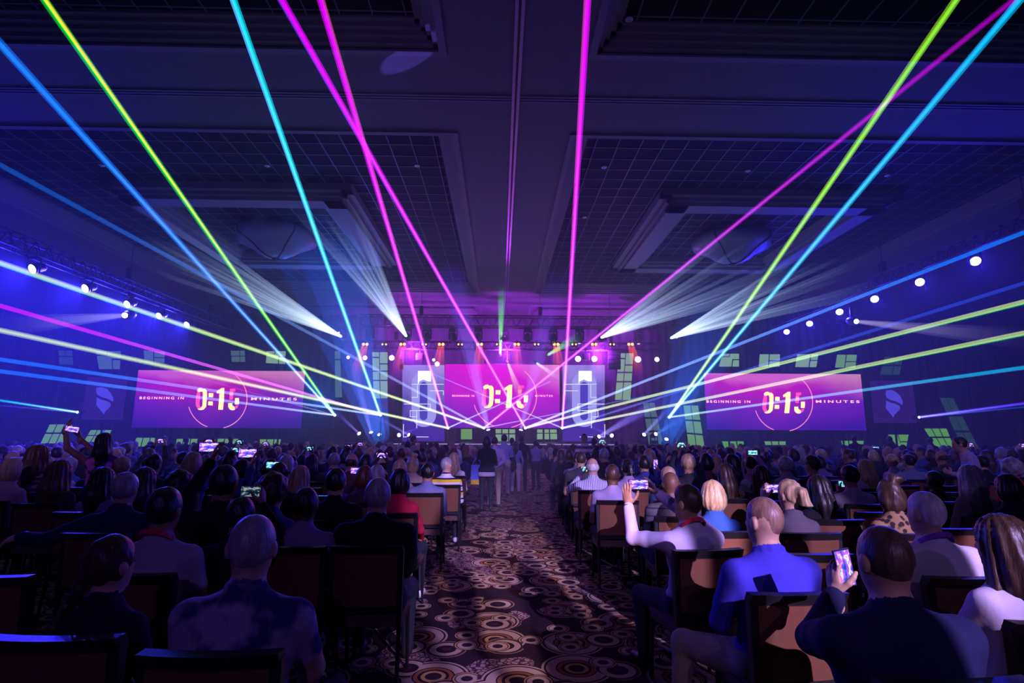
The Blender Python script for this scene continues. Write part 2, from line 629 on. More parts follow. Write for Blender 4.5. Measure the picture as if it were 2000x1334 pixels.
def keep(o, root):
    o.parent = root
    o.matrix_parent_inverse = Matrix.Translation(-root.location)
    return o


keep(MB().span((xa, YF, ZST - 0.12), (xb, 33.0, ZST)).build('deck', MATS['stage_top']), st)
sk = MB()
n = 160
P = [(xa + (xb - xa) * i / n, YF + 0.08 + 0.03 * math.sin(i * 1.3), z) for i in range(n + 1) for z in (0, ZST - 0.1)]
sk.add(P, [(2 * i, 2 * i + 2, 2 * i + 3, 2 * i + 1) for i in range(n)])
keep(sk.build('skirt', MATS['stage_skirt']), st)
glow('edge_strip', (0.55, 0.45, 1.0), 0.8, sampled=False)
x0s, x1s = at(768, 866, YF).x, at(1205, 866, YF).x
keep(MB().span((x0s, YF - 0.03, ZST - 0.035), (x1s, YF + 0.01, ZST)).build('edge_light', MATS['edge_strip']), st)


# ---------------------------------------------------------------- LED screens
def screen_mat(name, stops, scale, tilt, warm):
    """countdown clip: purple-to-magenta clouds, pale warm light in the upper corner"""
    m, nt, out = nodes(name)
    L = nt.links.new
    tc = N(nt, 'TexCoord')
    sp = N(nt, 'SeparateXYZ')
    L(tc.outputs['Generated'], sp.inputs[0])
    nz = N(nt, 'TexNoise')
    nz.inputs['Scale'].default_value = 2.2
    nz.inputs['Detail'].default_value = 4
    mp = N(nt, 'Mapping')
    mp.inputs['Scale'].default_value = (1.6, 1, 0.9)
    L(tc.outputs['Generated'], mp.inputs[0])
    L(mp.outputs[0], nz.inputs['Vector'])
    # value = height + pull to the middle + noise
    a = N(nt, 'Math', operation='MULTIPLY_ADD')
    a.inputs[1].default_value = 0.45
    L(nz.outputs['Fac'], a.inputs[0])
    L(sp.outputs['Z'], a.inputs[2])
    xd = N(nt, 'Math', operation='SUBTRACT')
    L(sp.outputs['X'], xd.inputs[0])
    xd.inputs[1].default_value = tilt
    ab = N(nt, 'Math', operation='ABSOLUTE')
    L(xd.outputs[0], ab.inputs[0])
    s = N(nt, 'Math', operation='MULTIPLY_ADD')
    L(ab.outputs[0], s.inputs[0])
    s.inputs[1].default_value = -0.55
    L(a.outputs[0], s.inputs[2])
    r = N(nt, 'ValToRGB')
    while len(r.color_ramp.elements) < len(stops):
        r.color_ramp.elements.new(0.5)
    for e, (p, c) in zip(r.color_ramp.elements, stops):
        e.position = p
        e.color = (*c, 1)
    L(s.outputs[0], r.inputs[0])
    # pale corner
    c1 = N(nt, 'Math', operation='MULTIPLY')
    L(sp.outputs['X'], c1.inputs[0])
    L(sp.outputs['Z'], c1.inputs[1])
    c2 = N(nt, 'MapRange')
    c2.inputs['From Min'].default_value = 0.5
    c2.inputs['From Max'].default_value = 1.02
    c2.inputs['To Max'].default_value = 0.85
    L(c1.outputs[0], c2.inputs['Value'])
    mx = N(nt, 'MixRGB')
    L(c2.outputs[0], mx.inputs[0])
    L(r.outputs[0], mx.inputs[1])
    mx.inputs[2].default_value = (*warm, 1)
    # fine LED rows
    wv = N(nt, 'TexWave', bands_direction='Z')
    wv.inputs['Scale'].default_value = 24
    L(tc.outputs['Generated'], wv.inputs['Vector'])
    wr = N(nt, 'MapRange')
    wr.inputs['To Min'].default_value = 0.9
    L(wv.outputs['Fac'], wr.inputs['Value'])
    mu = N(nt, 'MixRGB', blend_type='MULTIPLY')
    mu.inputs[0].default_value = 1.0
    L(mx.outputs[0], mu.inputs[1])
    L(wr.outputs[0], mu.inputs[2])
    e = N(nt, 'Emission')
    L(mu.outputs[0], e.inputs[0])
    e.inputs[1].default_value = scale
    L(e.outputs[0], out.inputs['Surface'])
    return m


PUR, VIO, MAG, PNK = (0.05, 0.006, 0.42), (0.20, 0.008, 0.62), (0.72, 0.0, 0.66), (0.95, 0.16, 0.80)
screen_mat('clip_centre', [(0.0, (0.16, 0.01, 0.55)), (0.30, (0.36, 0.005, 0.70)), (0.60, (0.72, 0.0, 0.80)), (1.0, (0.95, 0.0, 0.85))], 0.95, 0.55, (1.0, 0.42, 0.85))
screen_mat('clip_side', [(0.05, PUR), (0.45, VIO), (0.85, MAG), (1.2, PNK)], 0.75, 0.42, (1.0, 0.45, 0.60))
screen_mat('clip_side_b', [(0.05, PUR), (0.45, VIO), (0.85, MAG), (1.2, PNK)], 0.85, 0.42, (0.85, 0.42, 0.50))
glow('digit_cream', (1.0, 0.62, 0.25), 2.2, sampled=False)
glow('digit_pink', (1.0, 0.07, 0.40), 1.5, sampled=False)
glow('arc_pink', (1.0, 0.28, 0.42), 1.5, sampled=False)
glow('word_orange', (1.0, 0.42, 0.35), 2.6, sampled=False)


def screen(x0, x1, y0, y1, Y, mat, label, cx, cy, sc, words):
    p0, p1 = at(x0, (y0 + y1) / 2, Y), at(x1, (y0 + y1) / 2, Y)
    zt, zb = at((x0 + x1) / 2, y0, Y).z, at((x0 + x1) / 2, y1, Y).z
    w, h = p1.x - p0.x, zt - zb
    root = empty('led_screen', ((p0.x + p1.x) / 2, Y, zb))
    tag(root, label, 'screen', 'countdown screens')
    MB().span((-w / 2, -0.02, 0), (w / 2, 0.02, h)).build('display', mat, root)
    fr = MB()
    fr.span((-w / 2 - 0.06, 0.02, -0.06), (w / 2 + 0.06, 0.18, h + 0.06))
    fr.build('housing', MATS['dark_paint'], root)
    for lx in (-0.36, 0.36):
        z_f = -zb + (ZST if label.startswith('bright') else 0.0)
        MB().tube((lx * w, 0.14, 0.0), (lx * w, 0.14, z_f), 0.05, n=8).build('support_leg', MATS['black_metal'], root)
    off = root.location

    def P(u, v, d):
        q = at(cx + u * sc, cy + v * sc, Y)
        return (q.x - off.x, -0.022 - d, q.z - off.z)

    def poly(name, mat, pts):
        MB().prism(pts, 0.0, 0.012, P).build(name, MATS[mat], root)

    # digits, in photo pixels about the centre of the ring
    c = 11.1
    q = lambda pts: [((u - 945) / c, (v - 545) / c) for u, v in pts]
    ring_r = q([(620, 330), (680, 330), (715, 370), (722, 450), (712, 620), (700, 720), (650, 775), (590, 790), (540, 785), (520, 760), (560, 745), (600, 730), (622, 690), (630, 560), (632, 420), (615, 385), (585, 390), (560, 405), (520, 395), (505, 360), (540, 318), (600, 306)][::-1])
    poly('digit_zero', 'digit_cream', ring_r)
    poly('digit_zero_fragment', 'digit_pink', q([(515, 400), (575, 420), (570, 560), (555, 640), (560, 700), (600, 740), (560, 770), (520, 760), (480, 690), (478, 560), (495, 450)][::-1]))
    poly('colon_dot', 'digit_cream', q([(760, 420), (858, 424), (852, 510), (756, 508)][::-1]))
    poly('colon_dot', 'digit_cream', q([(750, 600), (848, 602), (843, 688), (745, 684)][::-1]))
    poly('digit_one', 'digit_cream', q([(930, 385), (1035, 312), (1096, 312), (1088, 560), (1066, 782), (962, 782), (985, 560), (990, 415), (940, 432)][::-1]))
    poly('digit_five_fragment', 'digit_pink', q([(1218, 330), (1330, 326), (1335, 375), (1292, 390), (1280, 560), (1205, 562)][::-1]))
    poly('digit_five', 'digit_cream', q([(1215, 415), (1285, 420), (1276, 480), (1210, 480)][::-1]))
    poly('digit_five_fragment', 'digit_cream', q([(1328, 530), (1412, 528), (1416, 600), (1405, 670), (1325, 665), (1330, 600)][::-1]))
    poly('digit_five_bowl', 'digit_cream', q([(1182, 640), (1268, 640), (1270, 690), (1310, 712), (1330, 740), (1320, 785), (1270, 795), (1215, 775), (1180, 720)][::-1]))
    poly('digit_five_fragment', 'digit_pink', q([(1345, 690), (1400, 690), (1385, 735), (1330, 772), (1322, 735)][::-1]))
    # ring, open at the bottom and the upper left
    for nm, a0, a1 in (('ring_arc', -52, 78), ('ring_arc', 110, 164)):
        pts_o, pts_i = [], []
        k = 26
        for i in range(k + 1):
            t = math.radians(a0 + (a1 - a0) * i / k)
            pts_o.append((58.6 * math.cos(t), 58.6 * math.sin(t)))
            pts_i.append((57.2 * math.cos(t), 57.2 * math.sin(t)))
        mb = MB()
        for i in range(k):
            mb.prism([pts_o[i], pts_o[i + 1], pts_i[i + 1], pts_i[i]], 0.0, 0.01, P)
        mb.build(nm, MATS['arc_pink'], root)
    for txt, wx0, wx1, wy, hh in words:
        cu = bpy.data.curves.new('caption', 'FONT')
        cu.body = txt
        cu.size = 1.0
        cu.space_character = 1.45
        cu.extrude = 0.004
        cu.offset = 0.012
        cu.materials.append(MATS['word_orange'])
        o = bpy.data.objects.new('caption', cu)
        COL.objects.link(o)
        bpy.context.view_layer.update()
        dims = o.dimensions.copy()
        me = bpy.data.meshes.new_from_object(o.evaluated_get(bpy.context.evaluated_depsgraph_get()))
        bpy.data.objects.remove(o)
        o = link('caption', me)
        a, b2 = at(wx0, wy, Y), at(wx1, wy, Y)
        top, bot = at(wx0, wy - hh / 2, Y).z, at(wx0, wy + hh / 2, Y).z
        sx = (b2.x - a.x) / dims.x
        sz = (top - bot) / dims.y
        o.parent = root
        o.rotation_euler = (math.pi / 2, 0, 0)
        o.scale = (sx, sz, 1)
        o.location = (a.x - off.x, -0.03, bot - off.z)
    return root


screen(868, 1093, 712, 836, 29.5, MATS['clip_centre'], 'bright magenta centre screen showing the countdown above the stage', 986, 774, 1.07,
       [('BEGINNING IN', 883, 926, 773, 3.6), ('MINUTES', 1045, 1079, 773, 3.6)])
screen(264, 592, 724, 836, 29.0, MATS['clip_side'], 'wide purple countdown screen at the left of the stage', 425, 779, 1.0,
       [('BEGINNING IN', 273, 359, 777, 5), ('MINUTES', 490, 579, 779, 5)])
screen(1378, 1686, 730, 840, 29.0, MATS['clip_side_b'], 'wide purple countdown screen at the right of the stage', 1530, 786, 0.98,
       [('BEGINNING IN', 1379, 1464, 784, 5), ('MINUTES', 1592, 1677, 784, 5)])

# ---------------------------------------------------------------- portrait numeral banners either side of the centre screen
m, nt, out = nodes('banner_art')
L = nt.links.new
tc = N(nt, 'TexCoord')
nz = N(nt, 'TexNoise')
nz.inputs['Scale'].default_value = 3.0
nz.inputs['Detail'].default_value = 6
L(tc.outputs['Generated'], nz.inputs['Vector'])
sp = N(nt, 'SeparateXYZ')
L(tc.outputs['Generated'], sp.inputs[0])
ad = N(nt, 'Math', operation='ADD')
L(nz.outputs['Fac'], ad.inputs[0])
L(sp.outputs['Z'], ad.inputs[1])
r = N(nt, 'ValToRGB')
for e, (p, c) in zip(r.color_ramp.elements, [(0.48, (0.06, 0.02, 0.42)), (0.95, (0.42, 0.32, 1.0))]):
    e.position = p if p < 1 else 1.0
    e.color = (*c, 1)
sc_ = N(nt, 'Math', operation='MULTIPLY')
sc_.inputs[1].default_value = 0.60
L(ad.outputs[0], sc_.inputs[0])
L(sc_.outputs[0], r.inputs[0])
e = N(nt, 'Emission')
L(r.outputs[0], e.inputs[0])
e.inputs[1].default_value = 0.9
L(e.outputs[0], out.inputs['Surface'])
glow('numeral_white', (0.40, 0.38, 1.0), 1.0, sampled=False)
glow('numeral_block', (1.0, 0.95, 1.0), 2.5, sampled=False)
glow('numeral_line', (0.75, 0.75, 1.0), 1.2, sampled=False)
glow('numeral_inner', (0.07, 0.05, 0.55), 1.0, sampled=False)


def banner(dx, mirror, label):
    Y = 29.2
    root = empty('numeral_banner', at(827 + dx, 862, Y))
    tag(root, label, 'banner', 'numeral banners beside the centre screen')
    off = root.location

    def P(px, py, d):
        # photo pixels of the left banner; the other is its mirror image in the line work only
        q = at(px + dx, py, Y)
        return (q.x - off.x, -0.02 - d, q.z - off.z)

    fx = (lambda x: 828 - (x - 828)) if mirror else (lambda x: x)
    order = (lambda p: p) if mirror else (lambda p: p[::-1])
    MB().prism([(786, 713), (868, 713), (868, 862), (786, 862)][::-1], 0, -0.12, P).build('panel', MATS['banner_art'], root)
    MB().span((-0.9, 0.0, ZST - off.z), (0.9, 0.14, 0.02)).build('plinth', MATS['black_metal'], root)

    def loop(cx, rx, y0, y1, r):
        pts = []
        for k in range(13):
            t = math.pi + math.pi * k / 12
            pts.append((cx + rx * math.cos(t), y0 + r + r * math.sin(t)))
        for k in range(13):
            t = math.pi * k / 12
            pts.append((cx + rx * math.cos(t), y1 - r + r * math.sin(t)))
        return pts

    MB().prism(loop(828, 24, 726, 834, 24)[::-1], 0.0, 0.02, P).build('numeral', MATS['numeral_white'], root)
    MB().prism(loop(827.5, 7.5, 746, 821, 8)[::-1], 0.02, 0.03, P).build('numeral_counter', MATS['numeral_inner'], root)
    MB().prism([(817, 725), (842, 725), (842, 745), (836, 745), (827, 741), (819, 745), (817, 751)][::-1], 0.03, 0.045, P).build('highlight_block', MATS['numeral_block'], root)
    ln = MB()
    z8 = lambda u, v: (780 + u / 7.41, 690 + v / 7.41)
    for path in ([(75, 735), (450, 735), (450, 830), (160, 830), (160, 920), (255, 920), (255, 1080)], [(185, 450), (640, 450)], [(255, 830), (255, 920)],
                 [(450, 545), (640, 545), (640, 600)], [(62, 1030), (62, 1210), (420, 1210)], [(180, 640), (265, 640), (265, 460)]):
        for (u0, v0), (u1, v1) in zip(path, path[1:]):
            a, b = z8(u0, v0), z8(u1, v1)
            a, b = (fx(a[0]), a[1]), (fx(b[0]), b[1])
            w = 0.7
            x0_, x1_ = min(a[0], b[0]) - w, max(a[0], b[0]) + w
            y0_, y1_ = min(a[1], b[1]) - w, max(a[1], b[1]) + w
            ln.prism([(x0_, y0_), (x1_, y0_), (x1_, y1_), (x0_, y1_)][::-1], 0.045, 0.06, P)
    ln.build('line_work', MATS['numeral_line'], root)


banner(0, False, 'portrait banner with a tall white numeral left of the centre screen')
banner(313, True, 'portrait banner with a tall white numeral right of the centre screen')

# ---------------------------------------------------------------- small square panels with a split flame emblem
plain('panel_cloth', (0.16, 0.10, 0.22), 0.8)
glow('panel_field', (0.05, 0.015, 0.22), 0.45, sampled=False)
glow('emblem', (0.12, 0.09, 0.95), 0.75, sampled=False)
for lab, (x0, x1, y0, y1), (ex, ey) in (('small square panel with a violet split-leaf emblem at the far left', (165, 243, 737, 820), (204, 783)),
                                        ('small square panel with a violet split-leaf emblem at the far right', (1704, 1786, 744, 826), (1744, 789))):
    Y = 29.6
    p0, p1 = at(x0, (y0 + y1) / 2, Y), at(x1, (y0 + y1) / 2, Y)
    zt, zb = at((x0 + x1) / 2, y0, Y).z, at((x0 + x1) / 2, y1, Y).z
    root = empty('emblem_panel', ((p0.x + p1.x) / 2, Y, zb))
    tag(root, lab, 'panel', 'emblem panels')
    w, h = p1.x - p0.x, zt - zb
    MB().span((-w / 2, -0.02, 0), (w / 2, 0.05, h)).build('field', MATS['panel_field'], root)
    MB().tube((0, 0.1, 0.2), (0, 0.1, -zb), 0.05, n=8).build('support_leg', MATS['black_metal'], root)
    off = root.location

    def P(u, v, d):
        q = at(ex + u, ey + v, Y)
        return (q.x - off.x, -0.025 - d, q.z - off.z)

    MB().prism([(-14, -26), (-4, -27), (6, -23), (14, -14), (18, -5), (18, 2), (13, -1), (5, -5), (-6, -8), (-13, -12), (-15, -19)][::-1], 0, 0.02, P).build('emblem_leaf', MATS['emblem'], root)
    MB().prism([(-14, -7), (-8, -3), (4, 0), (12, 4), (13, 10), (7, 16), (2, 21), (0, 27), (-4, 21), (-10, 14), (-15, 8), (-14, 0)][::-1], 0, 0.02, P).build('emblem_leaf', MATS['emblem'], root)

# ---------------------------------------------------------------- window-shaped projected light on the back drape, put in as glowing plates
for nm, c, s in (('proj_teal', (0.30, 0.62, 0.60), 0.22), ('proj_pale', (0.48, 0.85, 0.50), 0.50), ('proj_green', (0.35, 0.85, 0.22), 0.42), ('proj_vivid', (0.28, 0.90, 0.08), 0.40), ('proj_dim', (0.12, 0.36, 0.26), 0.14)):
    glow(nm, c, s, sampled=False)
YW = 33.2
wins = [
    # TL TR BR BL, panes: list of (u0,v0,u1,v1), colour, label
    ((115, 685), (141, 685), (143, 712), (117, 712), 'a', 'proj_dim', 'dim teal window shape above the far-left emblem panel'),
    ((188, 686), (236, 686), (234, 721), (194, 721), 'b', 'proj_teal', 'pale teal window shape with uneven panes high above the emblem'),
    ((281, 684), (322, 688), (321, 709), (283, 708), 'c', 'proj_teal', 'narrow teal window shape over the left end of a countdown screen'),
    ((451, 685), (478, 685), (479, 707), (453, 707), 'd', 'proj_teal', 'small teal four-pane window shape above the left countdown screen'),
    ((521, 686), (558, 686), (557, 711), (520, 709), 'b', 'proj_pale', 'broken pale window shape above the left screen near the laser crossing'),
    ((654, 686), (664, 686), (668, 776), (655, 776), 'e', 'proj_teal', 'slim tall teal window shape beside the left laser sources'),
    ((727, 688), (757, 688), (757, 778), (730, 778), 'tall', 'proj_pale', 'tall pale green window shape left of the numeral banner'),
    ((1209, 690), (1237, 690), (1231, 781), (1201, 781), 'tall', 'proj_pale', 'tall pale green window shape right of the numeral banner'),
    ((1411, 691), (1443, 691), (1443, 716), (1404, 716), 'b', 'proj_pale', 'pale window shape above the inner end of the right screen'),
    ((1484, 692), (1523, 692), (1522, 716), (1482, 716), 'c', 'proj_pale', 'pale window shape, second above the right countdown screen'),
    ((1557, 692), (1598, 692), (1594, 717), (1553, 717), 'f', 'proj_pale', 'pale window shape, third above the right countdown screen'),
    ((1635, 693), (1673, 693), (1670, 718), (1631, 718), 'c', 'proj_green', 'green window shape above the outer end of the right screen'),
    ((1728, 697), (1763, 697), (1756, 732), (1719, 732), 'd', 'proj_dim', 'dim green window shape above the right emblem panel'),
    ((98, 829), (141, 829), (124, 866), (80, 866), 'grid', 'proj_green', 'slanted green window shape below the far-left laser'),
    ((178, 840), (218, 840), (206, 863), (164, 863), 'grid', 'proj_green', 'slanted green window shape behind the woman with raised arms'),
    ((267, 855), (307, 855), (304, 872), (262, 872), 'row', 'proj_green', 'low green window shape under the left end of the left screen'),
    ((346, 857), (386, 857), (384, 869), (344, 869), 'row', 'proj_green', 'low green window shape under the middle of the left screen'),
    ((426, 857), (466, 857), (465, 869), (424, 869), 'row', 'proj_green', 'low green window shape behind the standing man at left'),
    ((508, 858), (549, 858), (546, 870), (508, 870), 'row', 'proj_green', 'low green window shape under the right end of the left screen'),
    ((897, 835), (922, 835), (922, 858), (897, 858), 'one', 'proj_green', 'single green pane of projected light low on the stage left of centre'),
    ((968, 835), (1006, 835), (1006, 862), (968, 862), 'grid', 'proj_pale', 'pale green window shape behind the people standing in the aisle'),
    ((1049, 835), (1087, 835), (1088, 858), (1049, 858), 'd', 'proj_pale', 'pale green four-pane window shape right of the aisle group'),
    ((1256, 787), (1278, 787), (1295, 869), (1267, 869), 'lean', 'proj_teal', 'leaning faint window shape behind the floor spotlights'),
    ((1335, 792), (1363, 792), (1376, 876), (1345, 872), 'lean', 'proj_green', 'leaning green window shape below the right laser source'),
    ((1410, 862), (1452, 862), (1453, 876), (1416, 876), 'row', 'proj_vivid', 'low vivid green window shape under the right screen, inner end'),
    ((1493, 862), (1534, 862), (1534, 869), (1495, 869), 'row', 'proj_green', 'thin green window shape under the middle of the right screen'),
    ((1643, 861), (1686, 861), (1686, 870), (1645, 870), 'row', 'proj_vivid', 'thin vivid green window shape under the outer end of right screen'),
    ((1734, 849), (1774, 849), (1769, 875), (1756, 875), 'c', 'proj_vivid', 'vivid green window shape under the right emblem panel'),
    ((1805, 837), (1848, 837), (1863, 874), (1828, 874), 'grid', 'proj_vivid', 'slanted vivid green window shape beside the right laser'),
    ((1835, 777), (1860, 777), (1910, 874), (1880, 874), 'lean', 'proj_dim', 'tall leaning dim green window shape by the man in lavender'),
]
LAY = {
    'a': [(0, 0, .46, .38), (.54, 0, 1, .38), (0, .46, 1, 1)],
    'b': [(0, 0, .42, .2), (.47, 0, 1, .42), (0, .26, .62, 1), (.68, .5, 1, 1)],
    'c': [(0, 0, .44, 1), (.5, 0, 1, .5), (.5, .57, 1, 1)],
    'd': [(0, 0, .6, .45), (.66, 0, 1, .45), (0, .52, .6, 1), (.66, .52, 1, 1)],
    'e': [(0, 0, 1, .17), (0, .2, 1, .55), (0, .58, 1, 1)],
    'f': [(0, 0, .62, 1), (.68, 0, 1, .45), (.68, .52, 1, 1)],
    'one': [(0, 0, 1, 1)],
    'tall': [(0, 0, .44, .10), (.50, 0, 1, .24), (0, .13, .44, .40), (.50, .27, 1, .40), (0, .43, .44, .60), (.50, .43, 1, .60), (0, .63, .44, 1), (.50, .63, 1, 1)],
    'lean': [(0, 0, .46, .34), (.52, 0, 1, .34), (0, .38, .46, .66), (.52, .38, 1, .66), (0, .70, .46, 1), (.52, .70, 1, 1)],
    'grid': [(0, 0, .29, .42), (.35, 0, .64, .42), (.70, 0, 1, .42), (0, .50, .29, 1), (.35, .50, .64, 1), (.70, .50, 1, 1)],
    'row': [(0, 0, .29, 1), (.35, 0, .64, 1), (.70, 0, 1, 1)],
}
for tl, tr, br, bl, lay, mat, lab in wins:
    q = [at(*p, YW) for p in (tl, tr, br, bl)]
    root = empty('projected_window', (q[3] + q[2]) / 2)
    tag(root, lab, 'window light', 'green window shapes on the back drape', kind='thing')
    off = root.location

    def B(u, v, d=0.0):
        p = (q[0] * (1 - u) + q[1] * u) * (1 - v) + (q[3] * (1 - u) + q[2] * u) * v
        return (p.x - off.x, -d, p.z - off.z)

    for (u0, v0, u1, v1) in LAY[lay]:
        MB().prism([(u0, v0), (u1, v0), (u1, v1), (u0, v1)][::-1], 0.0, 0.03, B).build('pane', MATS[mat], root)
    MB().prism([(-.04, -.04), (1.04, -.04), (1.04, 1.04), (-.04, 1.04)][::-1], -0.34, -0.005, B).build('backing', MATS['dark_paint'], root)
# ---------------------------------------------------------------- trusses
def truss(a, b, h, label, bays=None):
    a, b = Vector(a), Vector(b)
    root = empty('truss', (a + b) / 2)
    tag(root, label, 'truss', 'lighting trusses')
    d = (b - a)
    Ln = d.length
    n = bays or int(Ln / (h * 1.1))
    up = Vector((0, 0, 1))
    sd = d.normalized().cross(up)
    off = root.location
    ch = [up * (h / 2) + sd * (h / 2), up * (h / 2) - sd * (h / 2), -up * (h / 2) + sd * (h / 2), -up * (h / 2) - sd * (h / 2)]
    for c in ch:
        MB().tube(a + c - off, b + c - off, 0.03, n=6).build('chord', MATS['black_metal'], root)
    w = MB()
    for i in range(n):
        p, q = a + d * (i / n) - off, a + d * ((i + 1) / n) - off
        m_ = (p + q) / 2
        for s in (0, 1):
            w.tube(p + ch[s + 2], m_ + ch[s], 0.016, n=4, caps=False)
            w.tube(m_ + ch[s], q + ch[s + 2], 0.016, n=4, caps=False)
        w.tube(p + ch[0], p + ch[1], 0.016, n=4, caps=False)
        w.tube(p + ch[2], p + ch[3], 0.016, n=4, caps=False)
        w.tube(p + ch[2], q + ch[3], 0.016, n=4, caps=False)
    w.build('lattice', MATS['black_metal'], root)
    # motor points up to the ceiling
    k = max(2, int(Ln / 6))
    for i in range(k + 1):
        p = a + d * ((i + 0.5) / (k + 1)) - off
        hh = ZS - (p + off).z - h / 2
        if hh > 0.1:
            MB().tube(p + up * h / 2, p + up * (h / 2 + hh), 0.012, n=4).build('hoist_chain', MATS['black_metal'], root)
            MB().box(p + up * (h / 2 + 0.3), (0.18, 0.18, 0.42)).build('hoist', MATS['black_metal'], root)
    return root


YT = 26.4
zt = at(1000, 629, YT).z
truss((at(705, 629, YT).x, YT, zt), (at(1400, 629, YT).x, YT, zt), 0.52, 'long black truss carrying the moving heads above the stage')
YT2 = 27.6
zt2 = at(1000, 676, YT2).z
truss((at(668, 676, YT2).x, YT2, zt2), (at(1296, 676, YT2).x, YT2, zt2), 0.36, 'lower black truss carrying the paired amber lights')
tl0, tl1 = at(-60, 472, 14.0), at(400, 640, 25.5)
XL = at(65, 525, 15.5).x
ZL = at(65, 525, 15.5).z
truss((XL, 11.0, ZL + 0.55), (XL, 28.0, ZL + 0.55), 0.4, 'black side truss with blue wash lights along the left')
XR = at(1910, 510, 15.5).x
ZR = at(1910, 510, 15.5).z
truss((XR, 11.0, ZR + 0.55), (XR, 28.0, ZR + 0.55), 0.4, 'black side truss with blue wash lights along the right')

# ---------------------------------------------------------------- blue wash fixtures on the side trusses
glow('blue_lens', (0.45, 0.42, 1.0), 5.0, sampled=False)
can_prof = [(0.0, 0.34), (0.10, 0.34), (0.14, 0.26), (0.15, 0.0), (0.17, -0.01), (0.17, -0.05), (0.145, -0.05), (0.14, -0.02)]


def can_meshes():
    can = MB().lathe(can_prof, 20).mesh('can', MATS['black_metal'], True)
    lens = MB().lathe([(0.0, -0.035), (0.08, -0.032), (0.14, -0.02)], 20).mesh('lens', MATS['blue_lens'], True)
    yk = MB()
    yk.box((0, 0, 0.62), (0.40, 0.04, 0.03))
    for s in (-1, 1):
        yk.box((s * 0.19, 0, 0.33), (0.025, 0.04, 0.60))
    yk.tube((0, 0, 0.63), (0, 0, 0.76), 0.03, n=8)
    return can, lens, yk.mesh('yoke', MATS['black_metal'])


CAN, LENS, YOKE = can_meshes()
ORD = ['first', 'second', 'third', 'fourth', 'fifth', 'sixth', 'seventh']


def wash(p, aim, label, group, energy):
    root = empty('wash_light', p)
    tag(root, label, 'stage light', group)
    q = (Vector(aim) - Vector(p)).normalized()
    R = q.to_track_quat('-Z', 'Y').to_euler()
    cn = link('can', CAN, root, rot=R)
    link('lens', LENS, cn)
    link('yoke', YOKE, root, loc=(0, 0, -0.30))
    lp = Vector(p) + q * 0.12
    l = lamp('wash_lamp', 'SPOT', lp, energy, (0.026, 0.017, 1.0), aim=aim, size=0.12, spot=130, blend=0.8)
    l.parent = root
    l.matrix_parent_inverse = Matrix.Translation(-Vector(p))


def on_line(px, X):
    # point of the side line x=X seen at photo column px
    lo, hi = 4.0, 60.0
    for _ in range(60):
        m_ = (lo + hi) / 2
        v = CAM_R.transposed() @ (Vector((X, m_, ZL)) - CAM)
        u = CX + FPX * v.x / -v.z
        if (X < 0 and u < px) or (X > 0 and u > px):
            lo = m_
        else:
            hi = m_
    return (lo + hi) / 2


for i, (px, py) in enumerate(((65, 525), (168, 563), (250, 594), (312, 617), (366, 634))):
    Y = on_line(px, XL)
    z = at(px, py, Y).z
    wash((XL, Y, z), (XL - 1.5, Y - 8, 2.0), 'glowing blue wash light, %s from the camera on the left truss' % ORD[i], 'blue wash lights on the left truss', 3200)
for i, (px, py) in enumerate(((1910, 510), (1800, 551), (1711, 584), (1642, 609), (1583, 632), (1538, 648))):
    Y = on_line(px, XR)
    z = at(px, py, Y).z
    wash((XR, Y, z), (XR - 5, Y - 9, 2.0), 'glowing blue wash light, %s from the camera on the right truss' % ORD[i], 'blue wash lights on the right truss', 1000)

# ---------------------------------------------------------------- moving heads under the upper truss
mh_base = MB().box((0, 0, -0.09), (0.42, 0.34, 0.18)).mesh('base', MATS['black_metal'])
my = MB()
my.box((0, 0, -0.22), (0.46, 0.16, 0.08))
for s in (-1, 1):
    my.box((s * 0.21, 0, -0.46), (0.07, 0.14, 0.46))
mh_yoke = my.mesh('yoke', MATS['black_metal'])
mh_head = MB().lathe([(0, 0.24), (0.12, 0.24), (0.17, 0.12), (0.18, -0.10), (0.14, -0.24), (0.13, -0.30), (0.10, -0.30), (0, -0.27)], 16).mesh('head', MATS['black_metal'], True)
glow('white_lens', (0.85, 1.0, 0.95), 6.0, sampled=False)
plain('dead_lens', (0.02, 0.03, 0.06), 0.1, spec=0.8)
MHL = MB().lathe([(0, -0.302), (0.10, -0.302)], 16).mesh('lens', MATS['white_lens'])
MHD = MB().lathe([(0, -0.302), (0.10, -0.302)], 16).mesh('lens', MATS['dead_lens'])
ztb = zt - 0.28


def moving_head(px, aim, label, lit=False, s=1.0):
    x = at(px, 655, YT).x
    root = empty('moving_head', (x, YT, ztb))
    root.scale = (s, s, s)
    tag(root, label, 'stage light', 'moving heads on the upper truss')
    link('base', mh_base, root)
    link('yoke', mh_yoke, root)
    R = (Vector(aim)).to_track_quat('-Z', 'Y').to_euler()
    h = link('head', mh_head, root, (0, 0, -0.56), R)
    link('lens', MHL if lit else MHD, h)
    return Vector((x, YT, ztb - 0.56 * s))


